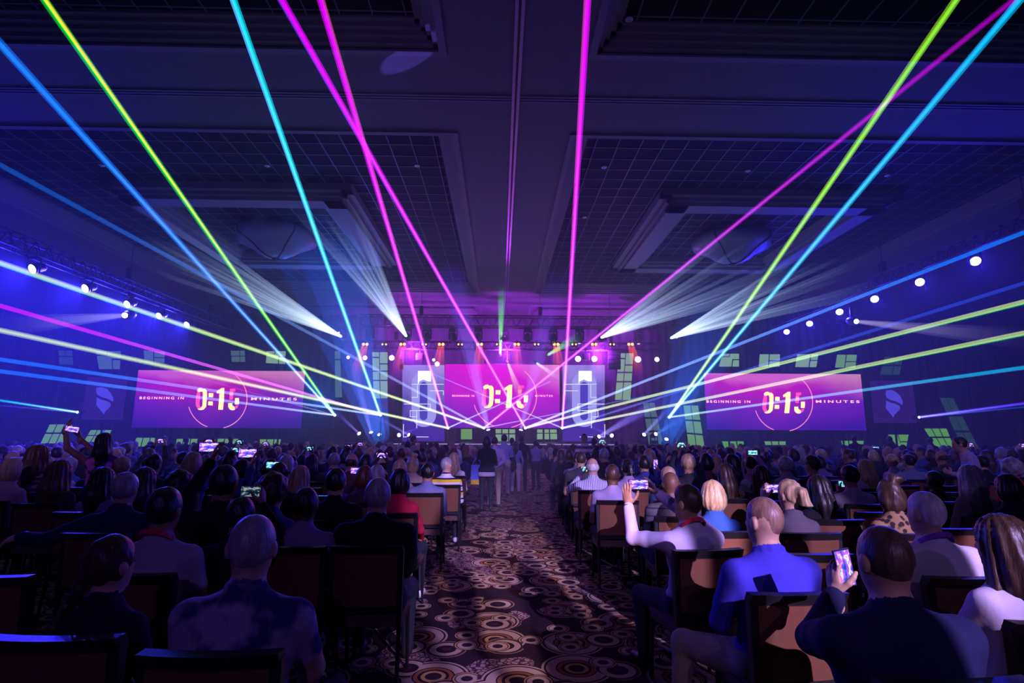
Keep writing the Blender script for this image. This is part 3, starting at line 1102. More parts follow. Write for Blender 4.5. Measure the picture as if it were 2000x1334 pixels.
heads = {}
for px, aim, lit, lab in ((723, (0, -0.2, -1), 0, 'black moving head hanging first from the left on the upper truss'),
                          (668, (-0.6, -1, 0.45), 1, 'lit moving head throwing the lower white fan to the left'),
                          (795, (-0.55, -1, 0.8), 1, 'lit moving head throwing the steep white fan to the left'),
                          (834, (0, -0.3, -1), 0, 'black moving head between the steep white fan and a pink beam'),
                          (885, (0.1, -0.3, -1), 0, 'black moving head left of the blue upward beam'),
                          (934, (0, -0.2, -1), 0, 'black moving head behind the pink beam over the screen'),
                          (985, (0, -1, -0.5), 0, 'black moving head over the centre of the screen, facing out'),
                          (1031, (0, -0.2, -1), 0, 'black moving head just right of the screen centre'),
                          (1080, (0, -0.5, -1), 0, 'black moving head beside the faint blue beam'),
                          (1132, (0, -0.1, -1), 0, 'black moving head right of the upright magenta beam'),
                          (1176, (0.7, -1, 0.5), 1, 'lit moving head throwing the white fan beside the diagonal magenta beam'),
                          (1247, (0, -0.1, -1), 0, 'black moving head between the two white fans'),
                          (1312, (0.7, -1, 0.4), 1, 'lit moving head throwing the outermost white fan to the right')):
    heads[px] = moving_head(px, aim, lab, lit, 0.9)

# ---------------------------------------------------------------- paired amber lights on the lower truss
glow('amber_lens', (1.0, 0.42, 0.10), 5.0, sampled=False)
glow('red_lens', (1.0, 0.20, 0.06), 7.0, sampled=False)
pb = MB().box((0, 0, 0), (0.34, 0.14, 0.20)).tube((0, 0, 0.1), (0, 0, 0.26), 0.025, n=6).mesh('body', MATS['black_metal'])
PL = {k: MB().lathe([(0, 0), (0.075, 0.0)], 12, M=Matrix.Rotation(math.pi / 2, 3, 'X')).mesh('lens', MATS[k]) for k in ('amber_lens', 'red_lens')}
haze_glow('par_beam', (1.0, 0.10, 0.04), 0.42, 0.0, 1.0, 2.0)
pars = [(714, 1), (751, 0), (787, 1), (829, 0), (862, 1), (899, 0), (937, 1), (974, 0), (1009, 1), (1048, 0), (1086, 1), (1121, 0), (1160, 1), (1195, 0), (1231, 1)]
place = ['outermost left', 'second from the left', 'third from the left', 'fourth from the left', 'fifth from the left', 'sixth from the left', 'seventh from the left', 'middle one', 'seventh from the right', 'sixth from the right', 'fifth from the right', 'fourth from the right', 'third from the right', 'second from the right', 'outermost right']
for i, (px, bright) in enumerate(pars):
    p = at(px, 673, YT2 - 0.3)
    root = empty('pair_light', p)
    tag(root, '%s pair of lamps on the lower truss, %s' % ('glowing orange' if bright else 'small amber', place[i]), 'stage light', 'paired lamps on the lower truss')
    link('body', pb, root)
    k = 'red_lens' if bright else 'amber_lens'
    s = 1.0 if bright else 0.6
    for dx in (-0.09, 0.09):
        o = link('lens', PL[k], root, (dx, -0.075, 0))
        o.scale = (s, s, s)
    if bright:
        # short red-orange emissive shaft below the pair, imitating lit haze
        sl = (px - 975) / 260 * 0.28
        for dx in (-0.09, 0.09):
            b = MB().tube((0, 0, 0), (0, 0, 1.0), 0.30, 0.06, n=16, caps=False)
            o = b.build('light_shaft', MATS['par_beam'], root, smooth=True)
            o.location = (dx + sl * 1.7, 0.1, -1.75)
            o.rotation_euler = (Vector((dx, -0.08, 0)) - o.location).to_track_quat('Z', 'Y').to_euler()
            o.scale = (1, 1, 1.75)
        if i in (2, 4, 6, 8, 10, 12):
            l = lamp('pair_lamp', 'SPOT', p + Vector((0, -0.15, -0.05)), 160, (1.0, 0.15, 0.08), aim=p + Vector((sl * 3, 0.4, -3)), size=0.08, spot=40, blend=0.7)
            l.parent = root
            l.matrix_parent_inverse = Matrix.Translation(-p)

# ---------------------------------------------------------------- pink blinders beside the banners
glow('pink_lens', (1.0, 0.55, 0.95), 7.0, sampled=False)
BL = MB().lathe([(0, 0), (0.15, 0.0)], 16, M=Matrix.Rotation(math.pi / 2, 3, 'X')).mesh('lens', MATS['pink_lens'])
BB = MB().lathe([(0.16, -0.03), (0.16, 0.16), (0.10, 0.24), (0, 0.24)], 16, M=Matrix.Rotation(-math.pi / 2, 3, 'X')).mesh('can', MATS['black_metal'], True)
for i, (px, py, s, where) in enumerate(((680, 698, 0.55, 'dimmest, by the slim tall window shape'), (713, 699, 0.75, 'left of the tall pale window shape'), (765, 699, 0.9, 'between tall window and left banner'), (847, 703, 0.5, 'tiny, above the left banner'),
                                        (854, 711, 0.8, 'at the corner of the left banner'), (1129, 701, 1.0, 'above the left edge of the right banner'), (1161, 701, 1.0, 'above the right edge of the right banner'),
                                        (1246, 702, 1.05, 'right of the tall pale window shape'), (1283, 702, 0.8, 'furthest right of the pink lamps'))):
    p = at(px, py, 27.75)
    root = empty('blinder', p)
    root.scale = (s, s, s)
    tag(root, 'round pink-white lamp, %s' % where, 'stage light', 'round pink lamps beside the banners')
    link('lens', BL, root)
    link('can', BB, root)
    MB().tube((0, 0.06, 0.1), (0, 0.06, (zt2 - p.z) / s), 0.02, n=6).build('drop_pipe', MATS['black_metal'], root)
# dark speaker boxes above the banners
for px, lab in ((820, 'small black speaker box hung above the left banner'), (1145, 'small black speaker box hung above the right banner')):
    p = at(px, 697, 27.75)
    root = empty('speaker_box', p)
    tag(root, lab, 'speaker', 'hung speaker boxes')
    MB().box((0, 0, 0), (0.36, 0.3, 0.34)).build('cabinet', MATS['black_metal'], root)
    MB().box((0, -0.16, 0), (0.30, 0.02, 0.28)).build('grille', MATS['dark_paint'], root)
    MB().tube((0, 0, 0.17), (0, 0, zt2 - p.z), 0.02, n=6).build('drop_pipe', MATS['black_metal'], root)
for px, lab in ((784, 'tall dark line of speakers beside the left banner'), (1200, 'tall dark line of speakers beside the right tall window')):
    p = at(px, 703, 27.7)
    root = empty('line_array', p)
    tag(root, lab, 'speaker', 'speaker columns')
    w = 0.15 if px < 900 else 0.62
    for k in range(4):
        MB().box((0, 0.04 * k, 0.36 - k * 0.24), (w, 0.3, 0.22)).build('speaker_cell', MATS['black_metal'], root)
    MB().tube((0, 0, 0.45), (0, 0, zt2 - p.z), 0.02, n=6).build('drop_pipe', MATS['black_metal'], root)

# ---------------------------------------------------------------- laser projectors and their beams
BEAM_N = 10
cols = {
    'cyan': ((0.0, 0.19, 1.0), (0.75, 0.95, 1.0)), 'aqua': ((0.0, 0.50, 0.95), (0.8, 1.0, 1.0)), 'magenta': ((0.75, 0.0, 1.0), (1.0, 0.55, 1.0)),
    'turquoise': ((0.0, 0.75, 1.0), (0.85, 1.0, 1.0)), 'azure': ((0.0, 0.10, 0.85), (0.02, 0.18, 1.0)),
    'lime': ((0.30, 0.70, 0.02), (0.95, 1.0, 0.55)), 'yellow': ((0.55, 0.72, 0.20), (1.0, 1.0, 0.8)), 'blue': ((0.02, 0.10, 1.0), (0.2, 0.35, 1.0)),
    'violet': ((0.10, 0.04, 1.0), (0.38, 0.32, 1.0)), 'green': ((0.0, 0.85, 0.05), (0.5, 1.0, 0.4)), 'red': ((1.0, 0.16, 0.0), (1.0, 0.5, 0.3)), 'teal': ((0.0, 0.45, 0.35), (0.3, 0.8, 0.6)),
    'white': ((0.55, 0.72, 0.75), (0.8, 0.95, 0.95)),
}


def beam_mat(name, col, hot, strength, far, k):
    """emission that imitates lit haze along a beam: hot near the source (z=0), pure colour away from it"""
    if name in MATS:
        return MATS[name]
    m, nt, out = nodes(name)
    L = nt.links.new
    tc = N(nt, 'TexCoord')
    sp = N(nt, 'SeparateXYZ')
    L(tc.outputs['Generated'], sp.inputs[0])
    pw = N(nt, 'Math', operation='POWER')
    pw.inputs[1].default_value = k
    L(sp.outputs['Z'], pw.inputs[0])
    hm = N(nt, 'MapRange')
    hm.inputs['From Max'].default_value = 0.80
    L(sp.outputs['Z'], hm.inputs['Value'])
    hp = N(nt, 'Math', operation='POWER')
    hp.inputs[1].default_value = 0.9
    L(hm.outputs[0], hp.inputs[0])
    mx = N(nt, 'MixRGB')
    L(hp.outputs[0], mx.inputs[0])
    mx.inputs[1].default_value = (*hot, 1)
    mx.inputs[2].default_value = (*col, 1)
    mr = N(nt, 'MapRange')
    mr.inputs['To Min'].default_value = strength
    mr.inputs['To Max'].default_value = far
    L(pw.outputs[0], mr.inputs['Value'])
    e = N(nt, 'Emission')
    L(mx.outputs[0], e.inputs[0])
    L(mr.outputs[0], e.inputs[1])
    t = N(nt, 'BsdfTransparent')
    a = N(nt, 'AddShader')
    L(t.outputs[0], a.inputs[0])
    L(e.outputs[0], a.inputs[1])
    L(a.outputs[0], out.inputs['Surface'])
    m.cycles.emission_sampling = 'NONE'
    return m


def shaft(name, a, b, ra, rb, mat, parent=None):
    """glowing tube in place of lit haze, from a (local z=0) to b"""
    a, b = Vector(a), Vector(b)
    Ln = (b - a).length
    o = MB().tube((0, 0, 0), (0, 0, Ln), ra, rb, n=12, caps=False).build(name, mat, parent, smooth=True)
    M = Matrix.Translation(a) @ (b - a).to_track_quat('Z', 'Y').to_matrix().to_4x4()
    if parent is not None:
        M = Matrix.Translation(-parent.location) @ M
    o.matrix_basis = M
    return o


def laser(src, dst, Yd, colour, label, w=1.0, power=1.0, fringe=None, Ys=26.6, extend=1.18, fade=1.0):
    a, b = at(*src, Ys), at(*dst, Yd)
    b = a + (b - a) * extend
    root = empty('laser_beam', a)
    tag(root, label, 'laser beam', 'laser beams', kind='thing')
    col, hot = cols[colour]
    key = '%s_%.2f_%.2f' % (colour, power, fade)
    if w > 0.82:
        shaft('glow', a, b, 0.076 * w, 0.038 * w, beam_mat('halo_' + key, col, col, 0.30 * power, 0.20 * power * fade, 1.0), root)
        shaft('core', a, b, 0.034 * w, 0.018 * w, beam_mat('core_' + key, col, hot, 0.85 * power, 0.20 * power * fade, 0.7), root)
    else:
        shaft('core', a, b, 0.060 * w, 0.036 * w, beam_mat('thin_' + key, col, hot, 0.62 * power, 0.30 * power * fade, 0.7), root)
    if fringe:
        fc, side, amt = fringe
        c2, _ = cols[fc]
        view = (b - a).cross(Vector((0, 1, 0))).normalized() * side
        shaft('fringe', a + view * 0.02 * w, b + view * 0.040 * w, 0.022 * w, 0.020 * w, beam_mat('fringe_%s_%.2f' % (fc, amt), c2, c2, 0.10 * amt, 0.40 * amt, 1.2), root)
    return a


projector_at = {}
S1, S2, S3, S4, S5, S6, S7 = (654, 811), (743, 811), (875, 836), (945, 836), (1026, 836), (1098, 836), (1307, 815)
SL, SR = (151, 805), (1795, 815)
laser(S1, (0, 85), 5.5, 'cyan', 'thick cyan laser from the left source to the upper left edge', 1.05, 1.0, ('blue', 1, 0.6))
laser(S1, (87, 0), 5.5, 'green', 'rainbow-edged green laser from the left source to the top edge', 0.95, 0.9, ('red', -1, 1.2))
laser(S1, (0, 725), 7.5, 'cyan', 'thin blue laser crossing the left screen at mid height', 0.7, 0.8)
laser(S1, (400, 742), 17, 'magenta', 'faint short pink laser above the thin blue one', 0.4, 0.3)
laser(S2, (456, 0), 6.0, 'turquoise', 'thick blue-white laser rising steeply left of centre', 1.0, 1.1, ('violet', 1, 0.9))
laser(S2, (0, 597), 7.5, 'magenta', 'pink laser sloping over the left screen top', 0.75, 0.9)
laser(S2, (0, 702), 7.5, 'cyan', 'thin blue laser along the top of the left digits', 0.7, 0.8)
laser(S3, (0, 645), 7.5, 'yellow', 'pale yellow laser sloping across the left screen', 0.85, 0.95)
laser(S3, (626, 0), 6.0, 'magenta', 'magenta laser from the left banner foot to the top edge', 1.0, 1.1, ('red', -1, 0.25))
laser(S3, (1075, 745), 22, 'aqua', 'short cyan laser crossing the centre screen to the right', 0.55, 0.7, extend=1.0)
laser(S4, (0, 513), 7.5, 'yellow', 'yellow-green laser passing under the left wash lights', 0.85, 0.9, ('green', 1, 0.5))
laser(S4, (0, 322), 6.5, 'cyan', 'dim blue laser high on the left above the wash lights', 0.8, 0.55, fade=0.6)
laser(S4, (1945, 28), 6.5, 'magenta', 'long diagonal magenta laser fading to the upper right', 0.95, 0.95, fade=0.2)
laser(S4, (1330, 760), 20, 'aqua', 'faint thin cyan laser low across the right banner', 0.4, 0.45, extend=1.0)
laser(S5, (551, 0), 6.0, 'magenta', 'magenta laser crossing its twin below the top edge', 1.0, 1.1, ('violet', 1, 0.4))
laser(S5, (2000, 454), 7.5, 'cyan', 'bright blue laser passing above the right wash lights', 0.8, 0.9)
laser(S5, (2000, 589), 7.5, 'yellow', 'upper yellow-green laser over the right screen windows', 0.8, 0.85, ('green', -1, 0.5))
laser(S6, (1148, 0), 6.0, 'magenta', 'nearly upright magenta laser right of the aisle band', 1.05, 1.15, ('red', 1, 0.2))
laser(S6, (2000, 650), 7.5, 'yellow', 'lower yellow-green laser crossing the right screen corner', 0.8, 0.85, ('green', -1, 0.5))
laser(S6, (2000, 553), 7.5, 'blue', 'dim deep blue laser below the right wash lights', 0.7, 0.45)
laser(S6, (845, 730), 22, 'aqua', 'thin cyan laser crossing the centre screen to the left', 0.5, 0.6, extend=1.0)
laser(S7, (1867, 0), 5.5, 'lime', 'lime laser rising to the top edge at the right', 1.0, 0.95, ('green', -1, 0.4))
laser(S7, (1992, 0), 5.5, 'aqua', 'thick cyan-blue laser rising to the upper right corner', 1.05, 1.0, ('blue', 1, 0.9))
laser(S7, (2000, 718), 7.5, 'aqua', 'thin cyan laser crossing the right digits', 0.7, 0.75)
laser(SL, (0, 782), 18, 'aqua', 'short bright cyan laser at the far left edge', 0.9, 1.0, Ys=27.5)
laser(SL, (0, 792), 18, 'violet', 'faint violet laser below the short cyan one', 0.6, 0.4, Ys=27.5)
laser(SR, (2000, 788), 18, 'violet', 'short bright violet laser at the far right edge', 1.1, 1.1, Ys=27.5)
laser(SR, (2000, 795), 18, 'blue', 'faint blue laser below the short violet one', 0.6, 0.5, Ys=27.5)

# projectors on stands at the sources
glow('laser_port', (0.9, 0.85, 1.0), 12, sampled=False)
pj_body = MB().box((0, 0.16, 0), (0.26, 0.30, 0.16)).mesh('body', MATS['black_metal'])
pj_port = MB().lathe([(0, 0), (0.055, 0)], 12, M=Matrix.Rotation(math.pi / 2, 3, 'X')).mesh('port', MATS['laser_port'])
for (px, py), Y, lab in ((S1, 26.6, 'first laser projector left of the stage'), (S2, 26.6, 'second laser projector left of the stage'), (S3, 26.6, 'laser projector at the foot of the left banner'), (S4, 26.6, 'laser projector left of the aisle on the stage front'),
                         (S5, 26.6, 'laser projector right of the aisle on the stage front'), (S6, 26.6, 'laser projector at the foot of the right banner'), (S7, 26.6, 'laser projector right of the stage by the leaning window'),
                         (SL, 27.5, 'lone laser projector at the far left below the emblem'), (SR, 27.5, 'lone laser projector at the far right beside the emblem')):
    p = at(px, py, Y)
    root = empty('laser_projector', (p.x, Y, 0))
    tag(root, lab + ' on a black stand', 'laser projector', 'laser projectors')
    link('body', pj_body, root, (0, 0, p.z))
    link('port', pj_port, root, (0, 0.0, p.z))
    MB().tube((0, 0.16, 0), (0, 0.16, p.z - 0.08), 0.03, n=8).build('pole', MATS['black_metal'], root)
    MB().lathe([(0, 0.03), (0.24, 0.02), (0.25, 0)], 16, c=(0, 0.16, 0)).build('foot', MATS['black_metal'], root)

# ---------------------------------------------------------------- white fans from four moving heads
fan_core = beam_mat('fan_core', (0.30, 0.45, 0.80), (0.75, 0.92, 0.95), 0.34, 0.0, 0.50)
fan_ray = beam_mat('fan_ray', (0.30, 0.42, 0.85), (0.70, 0.88, 0.92), 0.42, 0.0, 0.60)


def fan(src, e0, e1, Yd, label, rays, seed):
    """src, e0, e1: photo pixels of the source and of the two outer rays where they fade"""
    rr = random.Random(seed)
    a = at(*src, YT - 0.2)
    root = empty('light_fan', a)
    tag(root, label, 'light beam', 'white light fans', kind='thing')
    for i in range(rays):
        t = (i + rr.uniform(-0.3, 0.3)) / (rays - 1)
        t = min(max(t, 0), 1)
        px, py = e0[0] * (1 - t) + e1[0] * t, e0[1] * (1 - t) + e1[1] * t
        b = at(px, py, Yd + rr.uniform(-1.5, 1.5))
        k = rr.uniform(0.72, 1.0)
        b = a + (b - a) * k
        shaft('ray', a, b, 0.05, (b - a).length * rr.uniform(0.004, 0.014), fan_ray, root)
    for i in range(2):
        t = (i + 0.5) / 2
        px, py = e0[0] * (1 - t) + e1[0] * t, e0[1] * (1 - t) + e1[1] * t
        b = at(px, py, Yd)
        b = a + (b - a) * 0.6
        shaft('shaft', a, b, 0.07, (b - a).length * 0.055, fan_core, root)


fan((666, 657), (270, 372), (215, 500), 15.0, 'broad pale fan of light rays reaching left from the truss', 11, 3)
fan((793, 656), (560, 400), (690, 385), 15.0, 'steep pale fan of light rays rising toward the left chandelier', 11, 4)
fan((1175, 659), (1440, 440), (1600, 545), 15.0, 'pale fan of light rays rising beside the diagonal magenta laser', 11, 5)
fan((1311, 660), (1640, 440), (1740, 560), 15.0, 'outer pale fan of light rays reaching right from the truss', 11, 6)

# ---------------------------------------------------------------- floor spotlights with soft violet and blue shafts
sp_body = MB().lathe([(0, -0.16), (0.10, -0.16), (0.13, -0.05), (0.13, 0.14), (0.11, 0.17), (0, 0.17)], 14).mesh('head', MATS['black_metal'], True)
sp_lens = MB().lathe([(0, 0.172), (0.10, 0.172)], 14).mesh('lens', MATS['blue_lens'])
sp_base = MB().box((0, 0, 0.08), (0.34, 0.30, 0.16)).box((-0.17, 0, 0.28), (0.04, 0.12, 0.30)).box((0.17, 0, 0.28), (0.04, 0.12, 0.30)).mesh('base', MATS['black_metal'])


def floor_spot(src, dst, Yd, colour, w0, w1, power, label, extend=1.0, k=0.6, Ys=27.3):
    a, b = at(*src, Ys), at(*dst, Yd)
    b = a + (b - a) * extend
    z0 = ZST if xa < a.x < xb and Ys > YF else 0.0
    root = empty('floor_spotlight', (a.x, a.y, z0))
    tag(root, label, 'stage light', 'floor spotlights on the stage')
    R = (b - a).to_track_quat('Z', 'Y').to_euler()
    h = max(a.z - z0, 0.3)
    link('base', sp_base, root, (0, 0, max(h - 0.42, 0)))
    if h > 0.6:
        MB().tube((0, 0, 0), (0, 0, h - 0.4), 0.05, n=8).build('stand', MATS['black_metal'], root)
    hd_ = link('head', sp_body, root, (0, 0, h), R)
    link('lens', sp_lens, hd_)
    col, hot = cols[colour]
    a2 = a + (b - a).normalized() * 0.15
    for f_, pw_ in ((1.0, 0.8), (0.6, 1.1)):
        shaft('light_shaft', a2, b, w0 * f_, w1 * f_, beam_mat('shaft_%s_%.2f' % (colour, power * pw_), col, hot, 0.22 * power * pw_, 0.0, k), root)


floor_spot((955, 846), (868, 470), 24, 'violet', 0.10, 0.75, 1.1, 'floor spotlight sending a wide blue shaft up left of centre')
floor_spot((1016, 846), (1095, 510), 24, 'violet', 0.08, 0.70, 0.8, 'floor spotlight sending a faint blue shaft up right of centre')
floor_spot((726, 850), (640, 520), 22, 'violet', 0.07, 0.42, 0.6, 'floor spotlight with a slim violet shaft beside the steep blue laser')
floor_spot((705, 850), (640, 790), 25, 'violet', 0.05, 0.14, 0.9, 'floor spotlight with a thin violet shaft leaning to the left')
floor_spot((803, 852), (700, 795), 25, 'violet', 0.05, 0.12, 0.8, 'floor spotlight behind the man standing at left')
floor_spot((1166, 855), (1345, 752), 22, 'violet', 0.07, 0.40, 1.2, 'floor spotlight with a bright violet shaft by the striped polo')
floor_spot((1255, 852), (1330, 772), 24, 'violet', 0.06, 0.16, 1.2, 'floor spotlight with a short violet shaft at the stage end')
floor_spot((1277, 850), (1370, 795), 24, 'blue', 0.05, 0.25, 0.6, 'black floor spotlight with a faint blue shaft under the leaning window')
floor_spot((1198, 852), (1140, 828), 25, 'violet', 0.05, 0.08, 0.6, 'tiny floor spotlight aimed left under the right banner')
floor_spot((776, 851), (835, 828), 25, 'violet', 0.05, 0.08, 0.5, 'tiny floor spotlight aimed right under the left banner')

floor_spot((742, 858), (600, 330), 18, 'azure', 0.5, 2.4, 1.0, 'wide azure floor light with an added haze glow left of the stage', k=0.9)  # blue glow of the haze put in as wide emissive cones
floor_spot((1300, 862), (1420, 560), 20, 'azure', 0.5, 1.6, 0.8, 'wide azure floor light with an added haze glow right of the stage', k=0.9)

# small green and gold pinspots hanging over the centre screen
for i, (src, dst, c, w1, pw_, lab) in enumerate((((977, 693), (980, 560), 'green', 0.20, 1.6, 'green pinspot shining straight up over the screen'), ((991, 707), (1016, 772), 'lime', 0.22, 0.9, 'gold-green pinspot shining down on the screen'),
                                                 ((1045, 707), (1096, 742), 'aqua', 0.16, 0.9, 'aqua pinspot shining down at the screen corner'), ((1069, 694), (1128, 658), 'green', 0.24, 1.2, 'green pinspot shining up past the upright laser'))):
    Ys = 27.7
    a, b = at(*src, Ys), at(*dst, Ys - (4.5 if i in (0, 3) else 0.6))
    root = empty('pinspot', a)
    tag(root, lab, 'stage light', 'pinspots over the centre screen')
    col, hot = cols[c]
    R = (b - a).to_track_quat('Z', 'Y').to_euler()
    o = link('head', sp_body, root, rot=R)
    o.scale = (0.6, 0.6, 0.6)
    MB().tube((0, 0, 0), (0, 0, zt2 - a.z), 0.015, n=6).build('drop_pipe', MATS['black_metal'], root)
    for f_ in (1.0, 0.6):
        shaft('light_shaft', a + (b - a).normalized() * 0.1, b, 0.06 * f_, w1 * f_, beam_mat('pin_%s_%.1f' % (c, pw_), col, hot, 0.30 * pw_, 0.0, 0.7), root)

# slim side spots on the trusses
for (src, dst, Yd, lab) in (((253, 615), (0, 637), 14, 'moving head on the left truss with a faint level beam'), ((1664, 627), (2000, 662), 14, 'moving head on the right truss with a pale level beam')):
    X = XL if src[0] < 1000 else XR
    Y = on_line(src[0], X)
    a, b = at(*src, Y), at(*dst, Yd)
    root = empty('moving_head', a)
    tag(root, lab, 'stage light', 'moving heads on the side trusses')
    R = (a - b).to_track_quat('Z', 'Y').to_euler()
    hd_ = link('head', mh_head, root, rot=R)
    link('lens', MHL, hd_)
    MB().tube((0, 0, 0), (0, 0, max(ZL + 0.55 - a.z, 0.3)), 0.05, n=8).build('yoke', MATS['black_metal'], root)
    for f_ in (1.0, 0.6):
        shaft('light_shaft', a, b, 0.06 * f_, 0.30 * f_, beam_mat('level_beam', (0.30, 0.24, 0.6), (0.65, 0.55, 0.9), 0.16, 0.0, 0.8), root)
# ---------------------------------------------------------------- smooth bodies from blended round cones and ellipsoids
V = lambda *a: np.array(a, dtype=np.float64)


def cone(a, b, ra, rb, reg, k=0.03):
    return ('c', np.asarray(a, float), np.asarray(b, float), ra, rb, reg, k)


def ell(c, r, reg, k=0.03):
    return ('e', np.asarray(c, float), np.asarray(r, float), 0, 0, reg, k)


def prim_d(p, X):
    if p[0] == 'c':
        a, b = p[1], p[2]
        ab = b - a
        L2 = max(float(ab @ ab), 1e-9)
        pa = X - a
        t = np.clip((pa @ ab) / L2, 0, 1)
        d = pa - t[..., None] * ab
        return np.sqrt((d * d).sum(-1)) - (p[3] + (p[4] - p[3]) * t)
    q = (X - p[1]) / p[2]
    k0 = np.sqrt((q * q).sum(-1)) + 1e-9
    g = q / p[2]
    k1 = np.sqrt((g * g).sum(-1)) + 1e-9
    return k0 * (k0 - 1.0) / k1


def prim_box(p, m):
    if p[0] == 'c':
        r = max(p[3], p[4])
        return np.minimum(p[1], p[2]) - r - m, np.maximum(p[1], p[2]) + r + m
    return p[1] - p[2] - m, p[1] + p[2] + m


def surface(prims, h, cuts=None, wob=None):
    """surface nets over the blended primitives -> verts, quads"""
    lo = np.min([prim_box(p, 2 * h)[0] for p in prims], 0)
    hi = np.max([prim_box(p, 2 * h)[1] for p in prims], 0)
    n = np.ceil((hi - lo) / h).astype(int) + 1
    ax = [lo[i] + h * np.arange(n[i]) for i in range(3)]
    D = np.full(n, 0.5, dtype=np.float32)
    for p in prims:
        k = p[6]
        b0, b1 = prim_box(p, 2 * h + k * 1.2)
        i0 = np.maximum(np.floor((b0 - lo) / h).astype(int), 0)
        i1 = np.minimum(np.ceil((b1 - lo) / h).astype(int) + 1, n)
        X = np.stack(np.meshgrid(*[ax[i][i0[i]:i1[i]] for i in range(3)], indexing='ij'), -1)
        d = prim_d(p, X)
        S_ = D[i0[0]:i1[0], i0[1]:i1[1], i0[2]:i1[2]]
        q = np.maximum(k - np.abs(S_ - d), 0.0) / k
        D[i0[0]:i1[0], i0[1]:i1[1], i0[2]:i1[2]] = np.minimum(S_, d) - q * q * k * 0.25
    if cuts is not None or wob is not None:
        X = np.stack(np.meshgrid(*ax, indexing='ij'), -1)
        if wob is not None:
            D = D + wob(X).astype(np.float32)
        for c in (cuts or []):
            D = np.maximum(D, c(X).astype(np.float32))
    ins = D < 0
    c = np.zeros(tuple(n - 1), dtype=np.int8)
    sl = [(slice(0, -1), slice(1, None))[b] for b in (0, 1)]
    corners = [(i, j, k) for i in (0, 1) for j in (0, 1) for k in (0, 1)]
    for (i, j, k) in corners:
        c += ins[sl[i], sl[j], sl[k]]
    act = (c > 0) & (c < 8)
    idx = np.argwhere(act)
    vals = np.stack([D[idx[:, 0] + i, idx[:, 1] + j, idx[:, 2] + k] for i, j, k in corners], 1).astype(np.float64)
    cp = np.array(corners, float)
    acc = np.zeros((len(idx), 3))
    cnt = np.zeros(len(idx))
    for a in range(8):
        for b in range(a + 1, 8):
            if sum(abs(x - y) for x, y in zip(corners[a], corners[b])) != 1:
                continue
            va, vb = vals[:, a], vals[:, b]
            x = (va < 0) != (vb < 0)
            t = np.where(x, va / np.where(x, va - vb, 1), 0)
            acc += np.where(x[:, None], cp[a] + t[:, None] * (cp[b] - cp[a]), 0)
            cnt += x
    verts = lo + (idx + acc / cnt[:, None]) * h
    vid = np.full(tuple(n - 1), -1, dtype=np.int64)
    vid[idx[:, 0], idx[:, 1], idx[:, 2]] = np.arange(len(idx))
    quads = []
    for axis in range(3):
        s0 = [slice(None)] * 3
        s1 = [slice(None)] * 3
        s0[axis], s1[axis] = slice(0, -1), slice(1, None)
        A, B = ins[tuple(s0)], ins[tuple(s1)]
        e = np.argwhere(A != B)
        u, w = (axis + 1) % 3, (axis + 2) % 3
        e = e[(e[:, u] > 0) & (e[:, w] > 0) & (e[:, u] < n[u] - 1) & (e[:, w] < n[w] - 1)]
        def g(du, dw):
            q = e.copy()
            q[:, u] -= du
            q[:, w] -= dw
            return vid[q[:, 0], q[:, 1], q[:, 2]]
        Q = np.stack([g(1, 1), g(0, 1), g(0, 0), g(1, 0)], 1)
        fl = A[e[:, 0], e[:, 1], e[:, 2]]
        Q[~fl] = Q[~fl][:, ::-1]
        quads.append(Q)
    return verts, np.concatenate(quads)


def regions(prims, verts, quads):
    best = np.full(len(verts), 9.0)
    reg = np.zeros(len(verts), int)
    for p in prims:
        d = prim_d(p, verts)
        if p[0] == 'c' and len(p) > 7:
            d = d - p[7]
        m = d < best
        best[m] = d[m]
        reg[m] = p[5]
    return reg[quads[:, 0]]


def np_mesh(name, verts, quads, mats, reg=None):
    me = bpy.data.meshes.new(name)
    me.vertices.add(len(verts))
    me.vertices.foreach_set('co', np.asarray(verts, np.float32).ravel())
    nq = len(quads)
    k = quads.shape[1]
    me.loops.add(nq * k)
    me.loops.foreach_set('vertex_index', quads.astype(np.int32).ravel())
    me.polygons.add(nq)
    me.polygons.foreach_set('loop_start', np.arange(0, nq * k, k, dtype=np.int32))
    for m_ in mats:
        me.materials.append(m_)
    if reg is not None:
        me.polygons.foreach_set('material_index', np.asarray(reg, np.int32))
    me.polygons.foreach_set('use_smooth', np.ones(nq, bool))
    me.update(calc_edges=True)
    return me


# ---------------------------------------------------------------- hand: palm, four fingers, thumb; wrist at origin, fingers along +z, palm faces +y, thumb on +x
HANDS = {}


